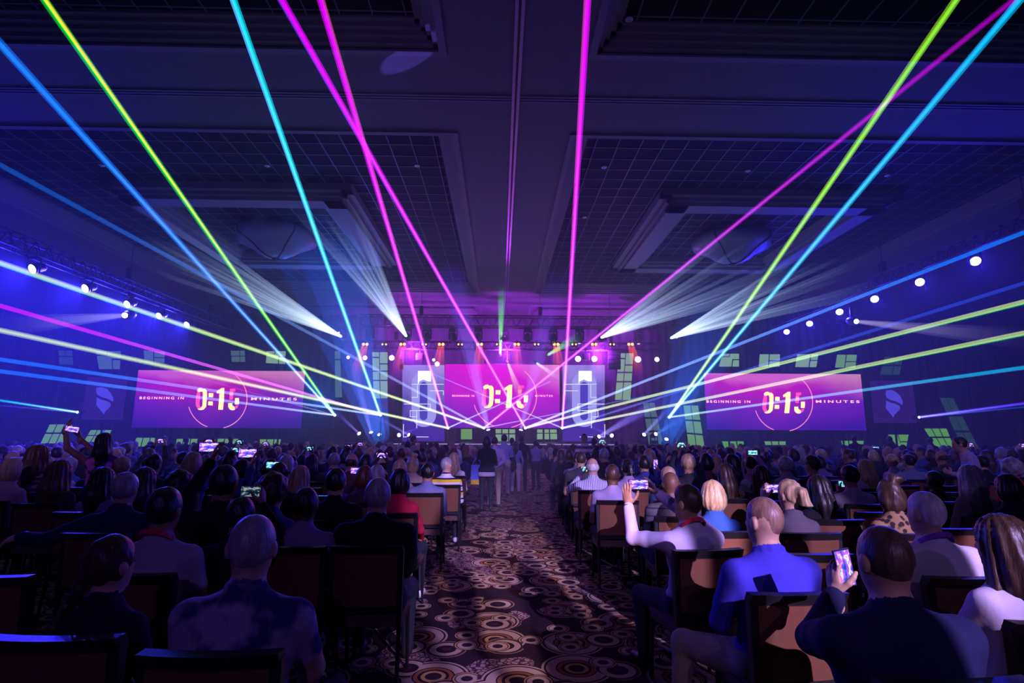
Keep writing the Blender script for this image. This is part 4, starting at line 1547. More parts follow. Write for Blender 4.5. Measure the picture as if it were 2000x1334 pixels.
def hand_mesh(curl, spread, h=0.0055):
    key = (curl, spread)
    if key in HANDS:
        return HANDS[key]
    P = [cone((0, 0, -0.05), (0, 0, 0.01), 0.027, 0.026, 0, 0.02)]
    P.append(ell((0, 0.0, 0.048), (0.040, 0.017, 0.050), 0, 0.015))
    for i, (x, L, r) in enumerate(((0.028, 0.068, 0.0098), (0.0095, 0.076, 0.0100), (-0.010, 0.071, 0.0098), (-0.028, 0.056, 0.0088))):
        a = V(x, 0, 0.082 - 0.006 * abs(i - 1.3))
        ang = curl * 0.35
        side = (x / 0.028) * spread
        for j, f in enumerate((0.45, 0.30, 0.25)):
            d = V(math.sin(side) * math.cos(ang), math.sin(ang), math.cos(ang) * math.cos(side))
            b = a + d * L * f
            P.append(cone(a, b, r * (1 - 0.08 * j), r * (1 - 0.08 * (j + 1)), 0, 0.006))
            a = b
            ang += curl * 0.55
    a = V(0.030, 0.006, 0.018)
    for L, r0, r1, d in ((0.038, 0.014, 0.012, V(0.75, 0.25 + 0.3 * curl, 0.6)), (0.030, 0.012, 0.0105, V(0.45, 0.30 + 0.4 * curl, 0.85)), (0.024, 0.0105, 0.009, V(0.2, 0.3 + 0.4 * curl, 0.9))):
        b = a + d / np.linalg.norm(d) * L
        P.append(cone(a, b, r0, r1, 0, 0.008))
        a = b
    v, q = surface(P, h)
    HANDS[key] = (v, q)
    return HANDS[key]


def frame(z, y):
    z = np.asarray(z, float)
    z = z / np.linalg.norm(z)
    y = np.asarray(y, float)
    y = y - z * (y @ z)
    y = y / np.linalg.norm(y)
    x = np.cross(y, z)
    return np.stack([x, y, z], 1)


HEAD = V(0, 0.015, 1.222)


def ik(sh, tgt, l1, l2, hint):
    d = tgt - sh
    L = np.linalg.norm(d)
    Lm = min(L, (l1 + l2) * 0.985)
    u = d / L
    tgt = sh + u * Lm
    a = (l1 * l1 - l2 * l2 + Lm * Lm) / (2 * Lm)
    hgt = math.sqrt(max(l1 * l1 - a * a, 0.0))
    hv = np.asarray(hint, float)
    hv = hv - u * (hv @ u)
    hv /= max(np.linalg.norm(hv), 1e-6)
    return sh + u * a + hv * hgt, tgt


def body_prims(sit=True, fem=False, big=0.0, arms=('lap', 'lap'), sleeve='long', collar=True, lean=0.0, headturn=0.0, legs=None, detail=True):
    """facing +y; seat or floor at the origin; arms: 'lap','side','behind','chair' or a wrist target; returns prims, hands"""
    up = 0.0 if sit else 0.42
    sw = (0.155 if fem else 0.185) + big * 0.03
    B = 1.0 + big * 0.28
    P = []
    z = lambda v: v + up
    # pelvis and trunk
    P.append(ell((0, 0.01, z(0.53)), (0.185 * B if not fem else 0.19, 0.145 * B, 0.11), 2, 0.05))
    P.append(ell((0, 0.0, z(0.66)), ((0.150 if fem else 0.162) * B, 0.115 * B, 0.17), 1, 0.06))
    P.append(ell((0, -0.015, z(0.86)), ((0.160 if fem else 0.182) * B, 0.118 * B, 0.18), 1, 0.06))
    for s in (-1, 1):
        P.append(cone((s * 0.03, -0.015, z(0.99)), (s * sw * 0.84, -0.015, z(0.955)), 0.075 + big * 0.01, 0.062 + big * 0.012, 1, 0.05))
    P.append(cone((0, -0.02, z(0.98)), (0, -0.005, z(1.06)), 0.095, 0.060, 1, 0.05))
    if fem:
        for s in (-1, 1):
            P.append(ell((s * 0.07, 0.085, z(0.86)), (0.062, 0.058, 0.065), 1, 0.04))
    # neck, head
    P.append(cone((0, -0.008, z(1.03)), (0, 0.012, z(1.14)), 0.052 if fem else 0.060, 0.052 if fem else 0.058, 0, 0.025))
    hc = HEAD + V(0, 0, up)
    ca, sa = math.cos(headturn), math.sin(headturn)

    def hd(x, y, zz):
        return hc + V(ca * x - sa * y, sa * x + ca * y, zz)
    P.append(ell(hc, (0.080, 0.098, 0.104), 0, 0.03))
    P.append(ell(hd(0, 0.030, -0.070), (0.056, 0.064, 0.068), 0, 0.04))
    P.append(cone(hd(0, 0.090, -0.012), hd(0, 0.108, -0.042), 0.010, 0.016, 0, 0.015))
    P.append(ell(hd(0, 0.078, -0.112), (0.022, 0.018, 0.018), 0, 0.02))
    for s in (-1, 1):
        P.append(ell(hd(s * 0.083, -0.006, -0.022), (0.013, 0.026, 0.034), 0, 0.006))
    # collar
    if collar and detail:
        n = 10
        for i in range(n):
            t0, t1 = 2 * math.pi * i / n, 2 * math.pi * (i + 1) / n
            f = lambda t: V(0.064 * math.cos(t), -0.003 + 0.066 * math.sin(t), z(1.066) - 0.022 * math.sin(t))
            P.append(cone(f(t0), f(t1), 0.013, 0.013, 6, 0.012))
    # legs
    for s in (-1, 1):
        if sit:
            kx = s * (0.13 + big * 0.05)
            kn, an = V(kx, 0.44, 0.50), V(kx * 1.0, 0.42, 0.09)
            if legs:
                kn, an = [V(*q) for q in legs[0 if s < 0 else 1]]
            P.append(cone((s * 0.095, 0.03, 0.52), kn, 0.092 * B, 0.066, 2, 0.05))
            P.append(cone(kn, an, 0.062, 0.044, 2, 0.03))
        else:
            kn, an = V(s * 0.105, 0.015, 0.50), V(s * 0.11, -0.02, 0.09)
            if legs:
                kn, an = [V(*q) for q in legs[0 if s < 0 else 1]]
            P.append(cone((s * 0.092, 0.005, 0.92), kn, 0.096 * B, 0.066, 2, 0.05))
            P.append(cone(kn, an, 0.066, 0.050, 2, 0.03))
        P.append(cone(an + V(0, -0.02, -0.045), an + V(0, 0.14, -0.055), 0.040, 0.034, 3, 0.02))
    # arms
    hands = []
    for s, arm in zip((-1, 1), arms):
        sh = V(s * sw, -0.015, z(0.958))
        fing, palm, curl = V(0, 1, -0.2), V(0, 0, -1), 0.8
        hint = V(s * 0.6, -0.6, -0.6)
        if isinstance(arm, str):
            tgt = {'lap': V(s * 0.10, 0.27, z(0.62)), 'side': V(s * (sw + 0.07), 0.03, z(0.47)), 'behind': V(s * 0.03, -0.17, z(0.58)), 'knee': V(s * 0.15, 0.36, z(0.60)),
                   'chair': V(s * 0.62, -0.16, z(0.88)), 'cross': V(-s * 0.10, 0.19, z(0.80)), 'front': V(s * 0.08, 0.30, z(0.78)), 'reach': V(s * 0.30, 0.42, z(0.9))}[arm]
            if arm == 'side':
                fing, palm, curl = V(0, 0.15, -1), V(-s, 0, 0), 0.5
                hint = V(s * 0.5, -1, 0)
            elif arm == 'behind':
                fing, palm, curl = V(-s, 0, 0.1), V(0, 1, 0.2), 0.9
                hint = V(s, -0.3, 0)
            elif arm == 'chair':
                fing, palm, curl = V(s, 0, -0.3), V(0, 0.5, -1), 0.6
                hint = V(0, -1, -0.4)
            elif arm == 'front':
                fing, palm, curl = V(-s * 0.4, 0.7, 0.5), V(-s, 0, 0.3), 0.9
        else:
            tgt = np.asarray(arm[0], float)
            fing, palm, curl = np.asarray(arm[1], float), np.asarray(arm[2], float), arm[3]
            hint = V(s * 0.9, -0.15, -0.9) if len(arm) < 5 else np.asarray(arm[4], float)
        el, wr = ik(sh, tgt, 0.285, 0.255, hint)
        ra = 0.062 + big * 0.012 - (0.012 if fem else 0)
        mid = sh + (el - sh) * 0.60
        up_r, fo_r = (1, 1) if sleeve == 'long' else ((1, 0) if sleeve == 'short' else (0, 0))
        P.append(cone(sh, mid, ra, ra * 0.86, 1 if sleeve != 'none' else 0, 0.035))
        P.append(cone(mid, el, ra * 0.86, ra * 0.76, up_r if sleeve == 'long' else 0, 0.02))
        P.append(cone(el, wr + (el - wr) * 0.10, ra * 0.76, ra * 0.60, fo_r, 0.02))
        P.append(cone(wr + (el - wr) * 0.12, wr, 0.030, 0.027, 0, 0.012))
        hands.append((wr, fing, palm, curl, s))
    # lean the upper body about the hips
    if lean:
        c_, s_ = math.cos(lean), math.sin(lean)
        piv = V(0, 0, z(0.52))

        def rot(p):
            q = p - piv
            return piv + V(q[0], c_ * q[1] + s_ * q[2], -s_ * q[1] + c_ * q[2])
        out = []
        for p in P:
            if p[5] in (2, 3):
                out.append(p)
            elif p[0] == 'c':
                out.append((p[0], rot(p[1]), rot(p[2])) + p[3:])
            else:
                out.append((p[0], rot(p[1])) + p[2:])
        P = out
        hands = [(rot(w), f, pl, cu, s) for (w, f, pl, cu, s) in hands]
        hc = rot(hc)
    return P, hands, hc


ICO = None


def ball(c, r, n=6):
    vs, qs = [], []
    for i in range(n + 1):
        for j in range(n):
            t, f = math.pi * i / n, 2 * math.pi * j / n
            vs.append((c[0] + r[0] * math.sin(t) * math.cos(f), c[1] + r[1] * math.sin(t) * math.sin(f), c[2] + r[2] * math.cos(t)))
    for i in range(n):
        for j in range(n):
            qs.append((i * n + j, (i + 1) * n + j, (i + 1) * n + (j + 1) % n, i * n + (j + 1) % n))
    return np.array(vs), np.array(qs)


LAST = {}


def make_body(name, h=0.02, fine=False, mats=None, **kw):
    P, hands, hc = body_prims(**kw)
    LAST['hands'] = hands
    if not fine:
        for (w, f, pl, cu, s) in hands:
            F = frame(f, pl)
            P.append(ell(w + F[:, 2] * 0.07, (0.04, 0.04, 0.05), 0, 0.02))
    v, q = surface(P, h)
    r = regions(P, v, q)
    vs, qs, rs = [v], [q], [r]
    n = len(v)
    if fine:
        for (w, f, pl, cu, s) in hands:
            hv, hq = hand_mesh(cu, 0.12)
            F = frame(f, pl)
            g = hv.copy()
            if s > 0:                      # right hand: thumb to the other side
                g[:, 0] *= -1
                hq = hq[:, ::-1]
            vs.append(w + g @ F.T)
            qs.append(hq + n)
            rs.append(np.zeros(len(hq), int))
            n += len(hv)
    ht = kw.get('headturn', 0.0)
    ca, sa = math.cos(ht), math.sin(ht)
    for dx, dy, dz, rad, rg in ((-0.030, 0.083, -0.012, (0.013, 0.010, 0.008), 4), (0.030, 0.083, -0.012, (0.013, 0.010, 0.008), 4), (0, 0.087, -0.078, (0.024, 0.010, 0.007), 5)):
        bv, bq = ball(hc + V(ca * dx - sa * dy, sa * dx + ca * dy, dz), rad)
        vs.append(bv)
        qs.append(bq + n)
        rs.append(np.full(len(bq), rg))
        n += len(bv)
    me = np_mesh(name, np.concatenate(vs), np.concatenate(qs), mats or BODY_MATS, np.concatenate(rs))
    return me, hc


# ---------------------------------------------------------------- hair, about the centre of the head
def hair_mesh(style, h=0.011):
    wob = None
    E = lambda c, r, k=0.02: ell(c, r, 0, k)
    face = lambda X: (X[..., 1] * 0.86 - X[..., 2] * 0.52) - 0.030
    nape = lambda z0: (lambda X: -(X[..., 2] - z0 + 0.35 * np.maximum(X[..., 1], -0.02)))
    P = [E((0, -0.004, 0.008), (0.091, 0.108, 0.112))]
    cuts = [face, nape(-0.095)]
    if style == 'short':
        wob = lambda X: 0.003 * np.sin(70 * X[..., 0]) * np.sin(60 * X[..., 1] + 40 * X[..., 2])
    elif style == 'crop':
        P = [E((0, -0.003, 0.004), (0.085, 0.103, 0.108))]
        cuts = [face, nape(-0.085)]
    elif style == 'fringe':                # thin ring of hair round a bald crown
        P = [E((0, -0.006, -0.01), (0.087, 0.105, 0.104))]
        cuts = [face, nape(-0.07), lambda X: X[..., 2] + 0.2 * X[..., 1] - 0.012]
    elif style == 'long':
        P += [cone((0, -0.035, 0.02), (0, -0.085, -0.16), 0.088, 0.098, 0, 0.04), cone((0, -0.09, -0.14), (0, -0.10, -0.30), 0.088, 0.062, 0, 0.04)]
        P += [cone((s * 0.065, 0.01, -0.02), (s * 0.085, -0.03, -0.20), 0.034, 0.040, 0, 0.03) for s in (-1, 1)]
        cuts = [lambda X: np.where(X[..., 2] > -0.06, (X[..., 1] * 0.86 - X[..., 2] * 0.52) - 0.045, X[..., 1] - 0.03)]
        wob = lambda X: 0.005 * np.sin(np.arctan2(X[..., 0], -(X[..., 1] - 0.02)) * 17 + 9 * X[..., 2])
    elif style == 'bob':
        P += [E((0, -0.025, -0.055), (0.104, 0.098, 0.098), 0.04)]
        cuts = [lambda X: np.where(X[..., 2] > -0.05, (X[..., 1] * 0.86 - X[..., 2] * 0.52) - 0.045, X[..., 1] - 0.03), lambda X: -(X[..., 2] + 0.135)]
        wob = lambda X: 0.004 * np.sin(np.arctan2(X[..., 0], -(X[..., 1] - 0.02)) * 19)
    elif style == 'ponytail':
        P += [cone((0, -0.095, 0.030), (0, -0.130, 0.022), 0.030, 0.034, 0, 0.02), cone((0, -0.130, 0.022), (0.02, -0.150, -0.10), 0.036, 0.042, 0, 0.03), cone((0.02, -0.150, -0.10), (0.035, -0.13, -0.27), 0.042, 0.016, 0, 0.03)]
        wob = lambda X: 0.004 * np.sin(np.arctan2(X[..., 0], -(X[..., 1] + 0.10)) * 13 + 5 * X[..., 2])
    elif style == 'bun':
        P += [E((0.03, -0.035, 0.125), (0.058, 0.055, 0.045), 0.02), E((0, -0.03, -0.06), (0.10, 0.09, 0.09), 0.04)]
        cuts = [lambda X: np.where(X[..., 2] > -0.05, (X[..., 1] * 0.86 - X[..., 2] * 0.52) - 0.045, X[..., 1] - 0.02)]
        wob = lambda X: 0.007 * np.sin(55 * X[..., 0] + 31 * X[..., 2]) * np.sin(48 * X[..., 1] + 20 * X[..., 2])
    elif style == 'curly':
        P = [E((0, -0.015, 0.015), (0.115, 0.120, 0.125))]
        cuts = [face, lambda X: -(X[..., 2] + 0.11)]
        wob = lambda X: 0.010 * np.sin(60 * X[..., 0] + 8) * np.sin(57 * X[..., 1]) * np.sin(52 * X[..., 2])
    elif style == 'braid':
        P += [E((-0.03 - 0.020 * i, -0.085 - 0.004 * i, -0.05 - 0.040 * i), (0.034 - 0.002 * i, 0.030, 0.030), 0.01) for i in range(6)]
        cuts = [lambda X: np.where(X[..., 2] > -0.06, (X[..., 1] * 0.86 - X[..., 2] * 0.52) - 0.03, X[..., 1] - 0.0)]
        wob = lambda X: 0.005 * np.sin(50 * X[..., 0] + 31 * X[..., 2]) * np.sin(48 * X[..., 1] + 20 * X[..., 2])
    elif style == 'cap':                   # baseball cap
        P = [E((0, 0, 0.015), (0.088, 0.105, 0.110)), E((0, 0.12, 0.035), (0.070, 0.075, 0.010), 0.01)]
        cuts = [lambda X: -(X[..., 2] - 0.02 - 0.1 * X[..., 1])]
    v, q = surface(P, h, cuts, wob)
    return v, q


HAIRS = {}


def hair_data(style, h=0.011):
    if (style, h) not in HAIRS:
        v, q = hair_mesh(style, h)
        HAIRS[(style, h)] = np_mesh('hair', v, q, [MATS['hair']])
    return HAIRS[(style, h)]


# ---------------------------------------------------------------- cloth, skin, hair materials; colours come from each object
def by_object(name, rough, spec=0.2, noise=0.35, nscale=18.0, bump=0.0, sheen=0.0, stretch=(1, 1, 1)):
    m, nt, out = nodes(name)
    L = nt.links.new
    b = N(nt, 'BsdfPrincipled')
    b.inputs['Roughness'].default_value = rough
    b.inputs['Specular IOR Level'].default_value = spec
    oi = N(nt, 'ObjectInfo')
    tc = N(nt, 'TexCoord')
    mp = N(nt, 'Mapping')
    mp.inputs['Scale'].default_value = stretch
    L(tc.outputs['Object'], mp.inputs[0])
    nz = N(nt, 'TexNoise')
    nz.inputs['Scale'].default_value = nscale
    nz.inputs['Detail'].default_value = 3
    L(mp.outputs[0], nz.inputs['Vector'])
    mr = N(nt, 'MapRange')
    mr.inputs['From Min'].default_value = 0.3
    mr.inputs['From Max'].default_value = 0.7
    mr.inputs['To Min'].default_value = 1 - noise
    mr.inputs['To Max'].default_value = 1 + noise * 0.5
    L(nz.outputs['Fac'], mr.inputs['Value'])
    mu = N(nt, 'MixRGB', blend_type='MULTIPLY')
    mu.inputs[0].default_value = 1.0
    L(oi.outputs['Color'], mu.inputs[1])
    L(mr.outputs[0], mu.inputs[2])
    L(mu.outputs[0], b.inputs['Base Color'])
    if bump:
        bp = N(nt, 'Bump')
        bp.inputs['Strength'].default_value = bump
        bp.inputs['Distance'].default_value = 0.02
        L(nz.outputs['Fac'], bp.inputs['Height'])
        L(bp.outputs[0], b.inputs['Normal'])
    L(b.outputs[0], out.inputs['Surface'])
    return m


by_object('shirt', 0.85, 0.15, 0.12, 7.0, 0.5, stretch=(1, 1, 0.5))
by_object('hair', 0.45, 0.5, 0.45, 34.0, 0.4, stretch=(1, 1, 0.18))
plain('skin_light', (0.50, 0.29, 0.20), 0.5, noise=0.1, nscale=30)
plain('skin_tan', (0.34, 0.18, 0.11), 0.5, noise=0.1, nscale=30)
plain('skin_dark', (0.11, 0.055, 0.035), 0.5, noise=0.1, nscale=30)
plain('pants_dark', (0.02, 0.022, 0.035), 0.85, bump=0.4, nscale=9)
plain('pants_denim', (0.035, 0.05, 0.13), 0.85, bump=0.4, nscale=9)
plain('pants_khaki', (0.30, 0.25, 0.17), 0.85, bump=0.4, nscale=9)
plain('pants_pale', (0.52, 0.46, 0.44), 0.85, bump=0.4, nscale=9)
plain('shoe', (0.03, 0.025, 0.025), 0.4)
plain('shoe_white', (0.6, 0.6, 0.6), 0.5)
plain('eye', (0.01, 0.01, 0.012), 0.15, spec=0.6)
plain('lip', (0.25, 0.08, 0.07), 0.5)
BODY_MATS = [MATS['skin_light'], MATS['shirt'], MATS['pants_dark'], MATS['shoe'], MATS['eye'], MATS['lip'], MATS['shirt']]
SKIN = {'l': 'skin_light', 't': 'skin_tan', 'd': 'skin_dark'}
HAIRC = {'black': (0.012, 0.010, 0.010), 'brown': (0.055, 0.030, 0.018), 'grey': (0.30, 0.29, 0.30), 'white': (0.62, 0.60, 0.60), 'blonde': (0.48, 0.34, 0.17), 'auburn': (0.13, 0.045, 0.02), 'cap': (0.05, 0.25, 0.8), 'stubble': (0.24, 0.13, 0.09), 'cropped': (0.10, 0.055, 0.04)}


def dress(o, skin='l', shirt=(0.1, 0.1, 0.12), pants=None, shirt_mat=None, collar_mat=None, shoe=None):
    o.color = (*shirt, 1)

    def put(i, mname):
        s = o.material_slots[i]
        s.link = 'OBJECT'
        s.material = MATS[mname]
    put(0, SKIN[skin])
    if pants:
        put(2, pants)
    if shirt_mat:
        put(1, shirt_mat)
        put(6, collar_mat or shirt_mat)
    elif collar_mat:
        put(6, collar_mat)
    if shoe:
        put(3, shoe)


def add_hair(o, style, colour, hc, turn=0.0, h=0.011, scale=1.0):
    if style is None:
        return None
    a = link('cap' if style == 'cap' else 'hair', hair_data(style, h), o, tuple(hc), (0, 0, turn))
    a.color = (*HAIRC[colour], 1)
    a.scale = (scale,) * 3
    return a


def lanyard(o, hc, mat, up=0.0):
    """flat band round the neck with its strap ends down the chest"""
    mb = MB()
    n = 18
    P = []
    for i in range(n + 1):
        t = -math.pi * 0.5 + 2 * math.pi * i / n
        y = hc[1] - 0.028 + 0.086 * math.sin(t)
        x = 0.086 * math.cos(t)
        z_ = hc[2] - 0.156 - 0.060 * math.sin(t)
        P += [(x, y, z_), (x * 1.10, y * 1.0 - 0.004 + (0.012 if math.sin(t) > 0 else -0.010), z_ - 0.024)]
    mb.add(P, [(2 * i, 2 * i + 2, 2 * i + 3, 2 * i + 1) for i in range(n)])
    a = mb.build('lanyard', MATS[mat], o)
    md = a.modifiers.new('t', 'SOLIDIFY')
    md.thickness = 0.004
    return a


plain('lanyard_red', (0.65, 0.02, 0.05), 0.6)
plain('lanyard_purple', (0.20, 0.03, 0.38), 0.6)
# ---------------------------------------------------------------- banquet chairs
plain('chair_vinyl', (0.15, 0.058, 0.030), 0.42, noise=0.35, nscale=7, spec=0.3)
plain('chair_frame', (0.014, 0.012, 0.013), 0.42, spec=0.3)
plain('chair_seat', (0.10, 0.05, 0.04), 0.7)


def chair_parts():
    d = {}
    n = 9

    def curved(x0, x1, z0, z1, y, t, bow=0.025):
        mb = MB()
        P = []
        for i in range(n):
            x = x0 + (x1 - x0) * i / (n - 1)
            b = bow * (1 - (2 * i / (n - 1) - 1) ** 2)
            for zz, ty in ((z0, 0.0), (z1, -0.05)):
                P += [(x, y - b + ty * (zz - 0.45), zz), (x, y - b + t + ty * (zz - 0.45), zz)]
        F = []
        for i in range(n - 1):
            a, b_ = i * 4, (i + 1) * 4
            F += [(a, a + 2, b_ + 2, b_), (a + 1, b_ + 1, b_ + 3, a + 3), (a + 2, a + 3, b_ + 3, b_ + 2), (a, b_, b_ + 1, a + 1)]
        F += [(0, 1, 3, 2), (4 * n - 4, 4 * n - 2, 4 * n - 1, 4 * n - 3)]
        return mb.add(P, F)
    d['backrest'] = (curved(-0.205, 0.205, 0.55, 0.875, -0.215, 0.045), 'chair_vinyl')
    fr = curved(-0.235, 0.235, 0.875, 0.925, -0.225, 0.06)
    for s in (-1, 1):
        fr.box((s * 0.222, -0.20, 0.66), (0.034, 0.045, 0.48))
    fr.box((0, -0.205, 0.525), (0.42, 0.03, 0.04))
    fr.box((0, 0.22, 0.415), (0.42, 0.025, 0.03))
    for s in (-1, 1):
        fr.box((s * 0.21, 0.02, 0.415), (0.025, 0.42, 0.03))
    d['frame'] = (fr, 'chair_frame')
    st = MB()
    st.box((0, 0.02, 0.445), (0.44, 0.44, 0.05)).box((0, 0.02, 0.475), (0.40, 0.40, 0.02))
    d['seat'] = (st, 'chair_seat')
    for k, (x, y) in enumerate(((-0.21, 0.215), (0.21, 0.215), (-0.222, -0.20), (0.222, -0.20))):
        d['leg%d' % k] = (MB().tube((x, y, 0.43), (x * 1.03, y + (0.03 if y > 0 else -0.05), 0.0), 0.017, 0.013, n=6), 'chair_frame')
    return d


CH = chair_parts()
CH_ME = {k: mb.mesh(k if not k.startswith('leg') else 'leg', MATS[m_]) for k, (mb, m_) in CH.items()}
one = MB()
for k, (mb, m_) in CH.items():
    one.add(mb.v, mb.f, {'chair_vinyl': 0, 'chair_frame': 1, 'chair_seat': 2}[m_])
CH_ONE = one.mesh('banquet_chair', [MATS['chair_vinyl'], MATS['chair_frame'], MATS['chair_seat']])
chairs = []


def chair(x, y, rz, label, group, parts=True):
    chairs.append((x, y))
    if parts:
        o = empty('banquet_chair', (x, y, 0), rz)
        for k, me in CH_ME.items():
            link('leg' if k.startswith('leg') else k, me, o)
    else:
        o = link('banquet_chair', CH_ONE, None, (x, y, 0), (0, 0, rz))
    return tag(o, label, 'chair', group)


# ---------------------------------------------------------------- phones
def phone_mat(name, hue, st):
    m, nt, out = nodes(name)
    L = nt.links.new
    tc = N(nt, 'TexCoord')
    nz = N(nt, 'TexNoise')
    nz.inputs['Scale'].default_value = 3.2
    nz.inputs['Detail'].default_value = 5
    L(tc.outputs['Generated'], nz.inputs['Vector'])
    r = N(nt, 'ValToRGB')
    stops = [(0.30, (0.0, 0.02, 0.12)), (0.42, hue[0]), (0.52, hue[1]), (0.60, (0.9, 0.9, 1)), (0.66, hue[2])]
    while len(r.color_ramp.elements) < len(stops):
        r.color_ramp.elements.new(0.5)
    for e, (p, c) in zip(r.color_ramp.elements, stops):
        e.position = p
        e.color = (*c, 1)
    L(nz.outputs['Fac'], r.inputs[0])
    e = N(nt, 'Emission')
    L(r.outputs[0], e.inputs[0])
    e.inputs[1].default_value = st
    L(e.outputs[0], out.inputs['Surface'])
    m.cycles.emission_sampling = 'NONE'


phone_mat('phone_pic', ((0.05, 0.10, 0.8), (0.6, 0.1, 0.9), (0.1, 0.4, 0.6)), 1.3)
phone_mat('phone_pic_dim', ((0.0, 0.02, 0.05), (0.05, 0.15, 0.2), (0.2, 0.3, 0.2)), 0.5)
phone_mat('phone_pic_cyan', ((0.0, 0.25, 0.5), (0.15, 0.75, 0.8), (0.5, 0.8, 0.3)), 1.2)
plain('phone_case', (0.015, 0.015, 0.018), 0.3)
PH_B = MB().box((0, 0, 0), (0.152, 0.009, 0.074)).mesh('case', MATS['phone_case'])
PH_S = {k: MB().box((0, -0.0052, 0), (0.142, 0.001, 0.066)).mesh('screen', MATS[k]) for k in ('phone_pic', 'phone_pic_cyan', 'phone_pic_dim')}


def phone(p, label, roll=0.0, rz=0.0, mat='phone_pic', tilt=0.0):
    o = empty('phone', p)
    o.rotation_euler = Euler((tilt, roll, rz), 'XYZ')
    tag(o, label, 'phone', 'phones held up over the audience')
    cs = link('case', PH_B, o)
    link('screen', PH_S[mat], cs)
    return o


# ---------------------------------------------------------------- garment patterns
def pattern(name, fn):
    m, nt, out = nodes(name)
    L = nt.links.new
    b = N(nt, 'BsdfPrincipled')
    b.inputs['Roughness'].default_value = 0.85
    b.inputs['Specular IOR Level'].default_value = 0.15
    tc = N(nt, 'TexCoord')
    L(fn(nt, L, tc.outputs['Object']), b.inputs['Base Color'])
    L(b.outputs[0], out.inputs['Surface'])


def p_ramp(nt, L, src, stops, interp='LINEAR'):
    r = N(nt, 'ValToRGB')
    r.color_ramp.interpolation = interp
    while len(r.color_ramp.elements) < len(stops):
        r.color_ramp.elements.new(0.5)
    for e, (p, c) in zip(r.color_ramp.elements, stops):
        e.position = p
        e.color = (*c, 1)
    L(src, r.inputs[0])
    return r.outputs[0]


def tie_dye(nt, L, co):
    nz = N(nt, 'TexNoise')
    nz.inputs['Scale'].default_value = 7
    nz.inputs['Detail'].default_value = 5
    L(co, nz.inputs['Vector'])
    return p_ramp(nt, L, nz.outputs['Fac'], [(0.42, (0.03, 0.03, 0.14)), (0.55, (0.34, 0.30, 0.45))])


def bands(stops, scale):
    def fn(nt, L, co):
        sp = N(nt, 'SeparateXYZ')
        L(co, sp.inputs[0])
        mu = N(nt, 'Math', operation='MULTIPLY')
        mu.inputs[1].default_value = scale
        L(sp.outputs['Z'], mu.inputs[0])
        fr = N(nt, 'Math', operation='FRACT')
        L(mu.outputs[0], fr.inputs[0])
        return p_ramp(nt, L, fr.outputs[0], stops, 'CONSTANT')
    return fn


def stripes(nt, L, co):
    sp = N(nt, 'SeparateXYZ')
    L(co, sp.inputs[0])
    mu = N(nt, 'Math', operation='MULTIPLY')
    mu.inputs[1].default_value = 42
    L(sp.outputs['X'], mu.inputs[0])
    fr = N(nt, 'Math', operation='FRACT')
    L(mu.outputs[0], fr.inputs[0])
    return p_ramp(nt, L, fr.outputs[0], [(0, (0.62, 0.60, 0.68)), (0.6, (0.16, 0.18, 0.35))], 'CONSTANT')


def spots(c0, c1, scale):
    def fn(nt, L, co):
        v = N(nt, 'TexVoronoi')
        v.inputs['Scale'].default_value = scale
        L(co, v.inputs['Vector'])
        return p_ramp(nt, L, v.outputs['Distance'], [(0.0, c1), (0.35, c1), (0.5, c0)])
    return fn


pattern('tie_dye', tie_dye)
pattern('rugby_stripe', bands([(0, (0.70, 0.50, 0.02)), (0.22, (0.02, 0.02, 0.05)), (0.34, (0.65, 0.62, 0.68)), (0.66, (0.02, 0.02, 0.05)), (0.78, (0.65, 0.62, 0.68))], 5.2))
pattern('polo_stripe', bands([(0, (0.50, 0.46, 0.52)), (0.5, (0.10, 0.06, 0.16))], 7))
pattern('fine_stripe', stripes)
pattern('floral', spots((0.10, 0.03, 0.14), (0.85, 0.22, 0.55), 9))
pattern('leopard', spots((0.30, 0.19, 0.09), (0.03, 0.02, 0.02), 22))
pattern('plaid', bands([(0, (0.35, 0.30, 0.36)), (0.35, (0.04, 0.02, 0.06)), (0.6, (0.35, 0.30, 0.36)), (0.72, (0.12, 0.05, 0.08))], 9))
pattern('puffer', bands([(0, (0.11, 0.10, 0.12)), (0.85, (0.03, 0.03, 0.03))], 14))

# ---------------------------------------------------------------- the people one can tell apart
seats = []          # (x, y) already taken
people = []


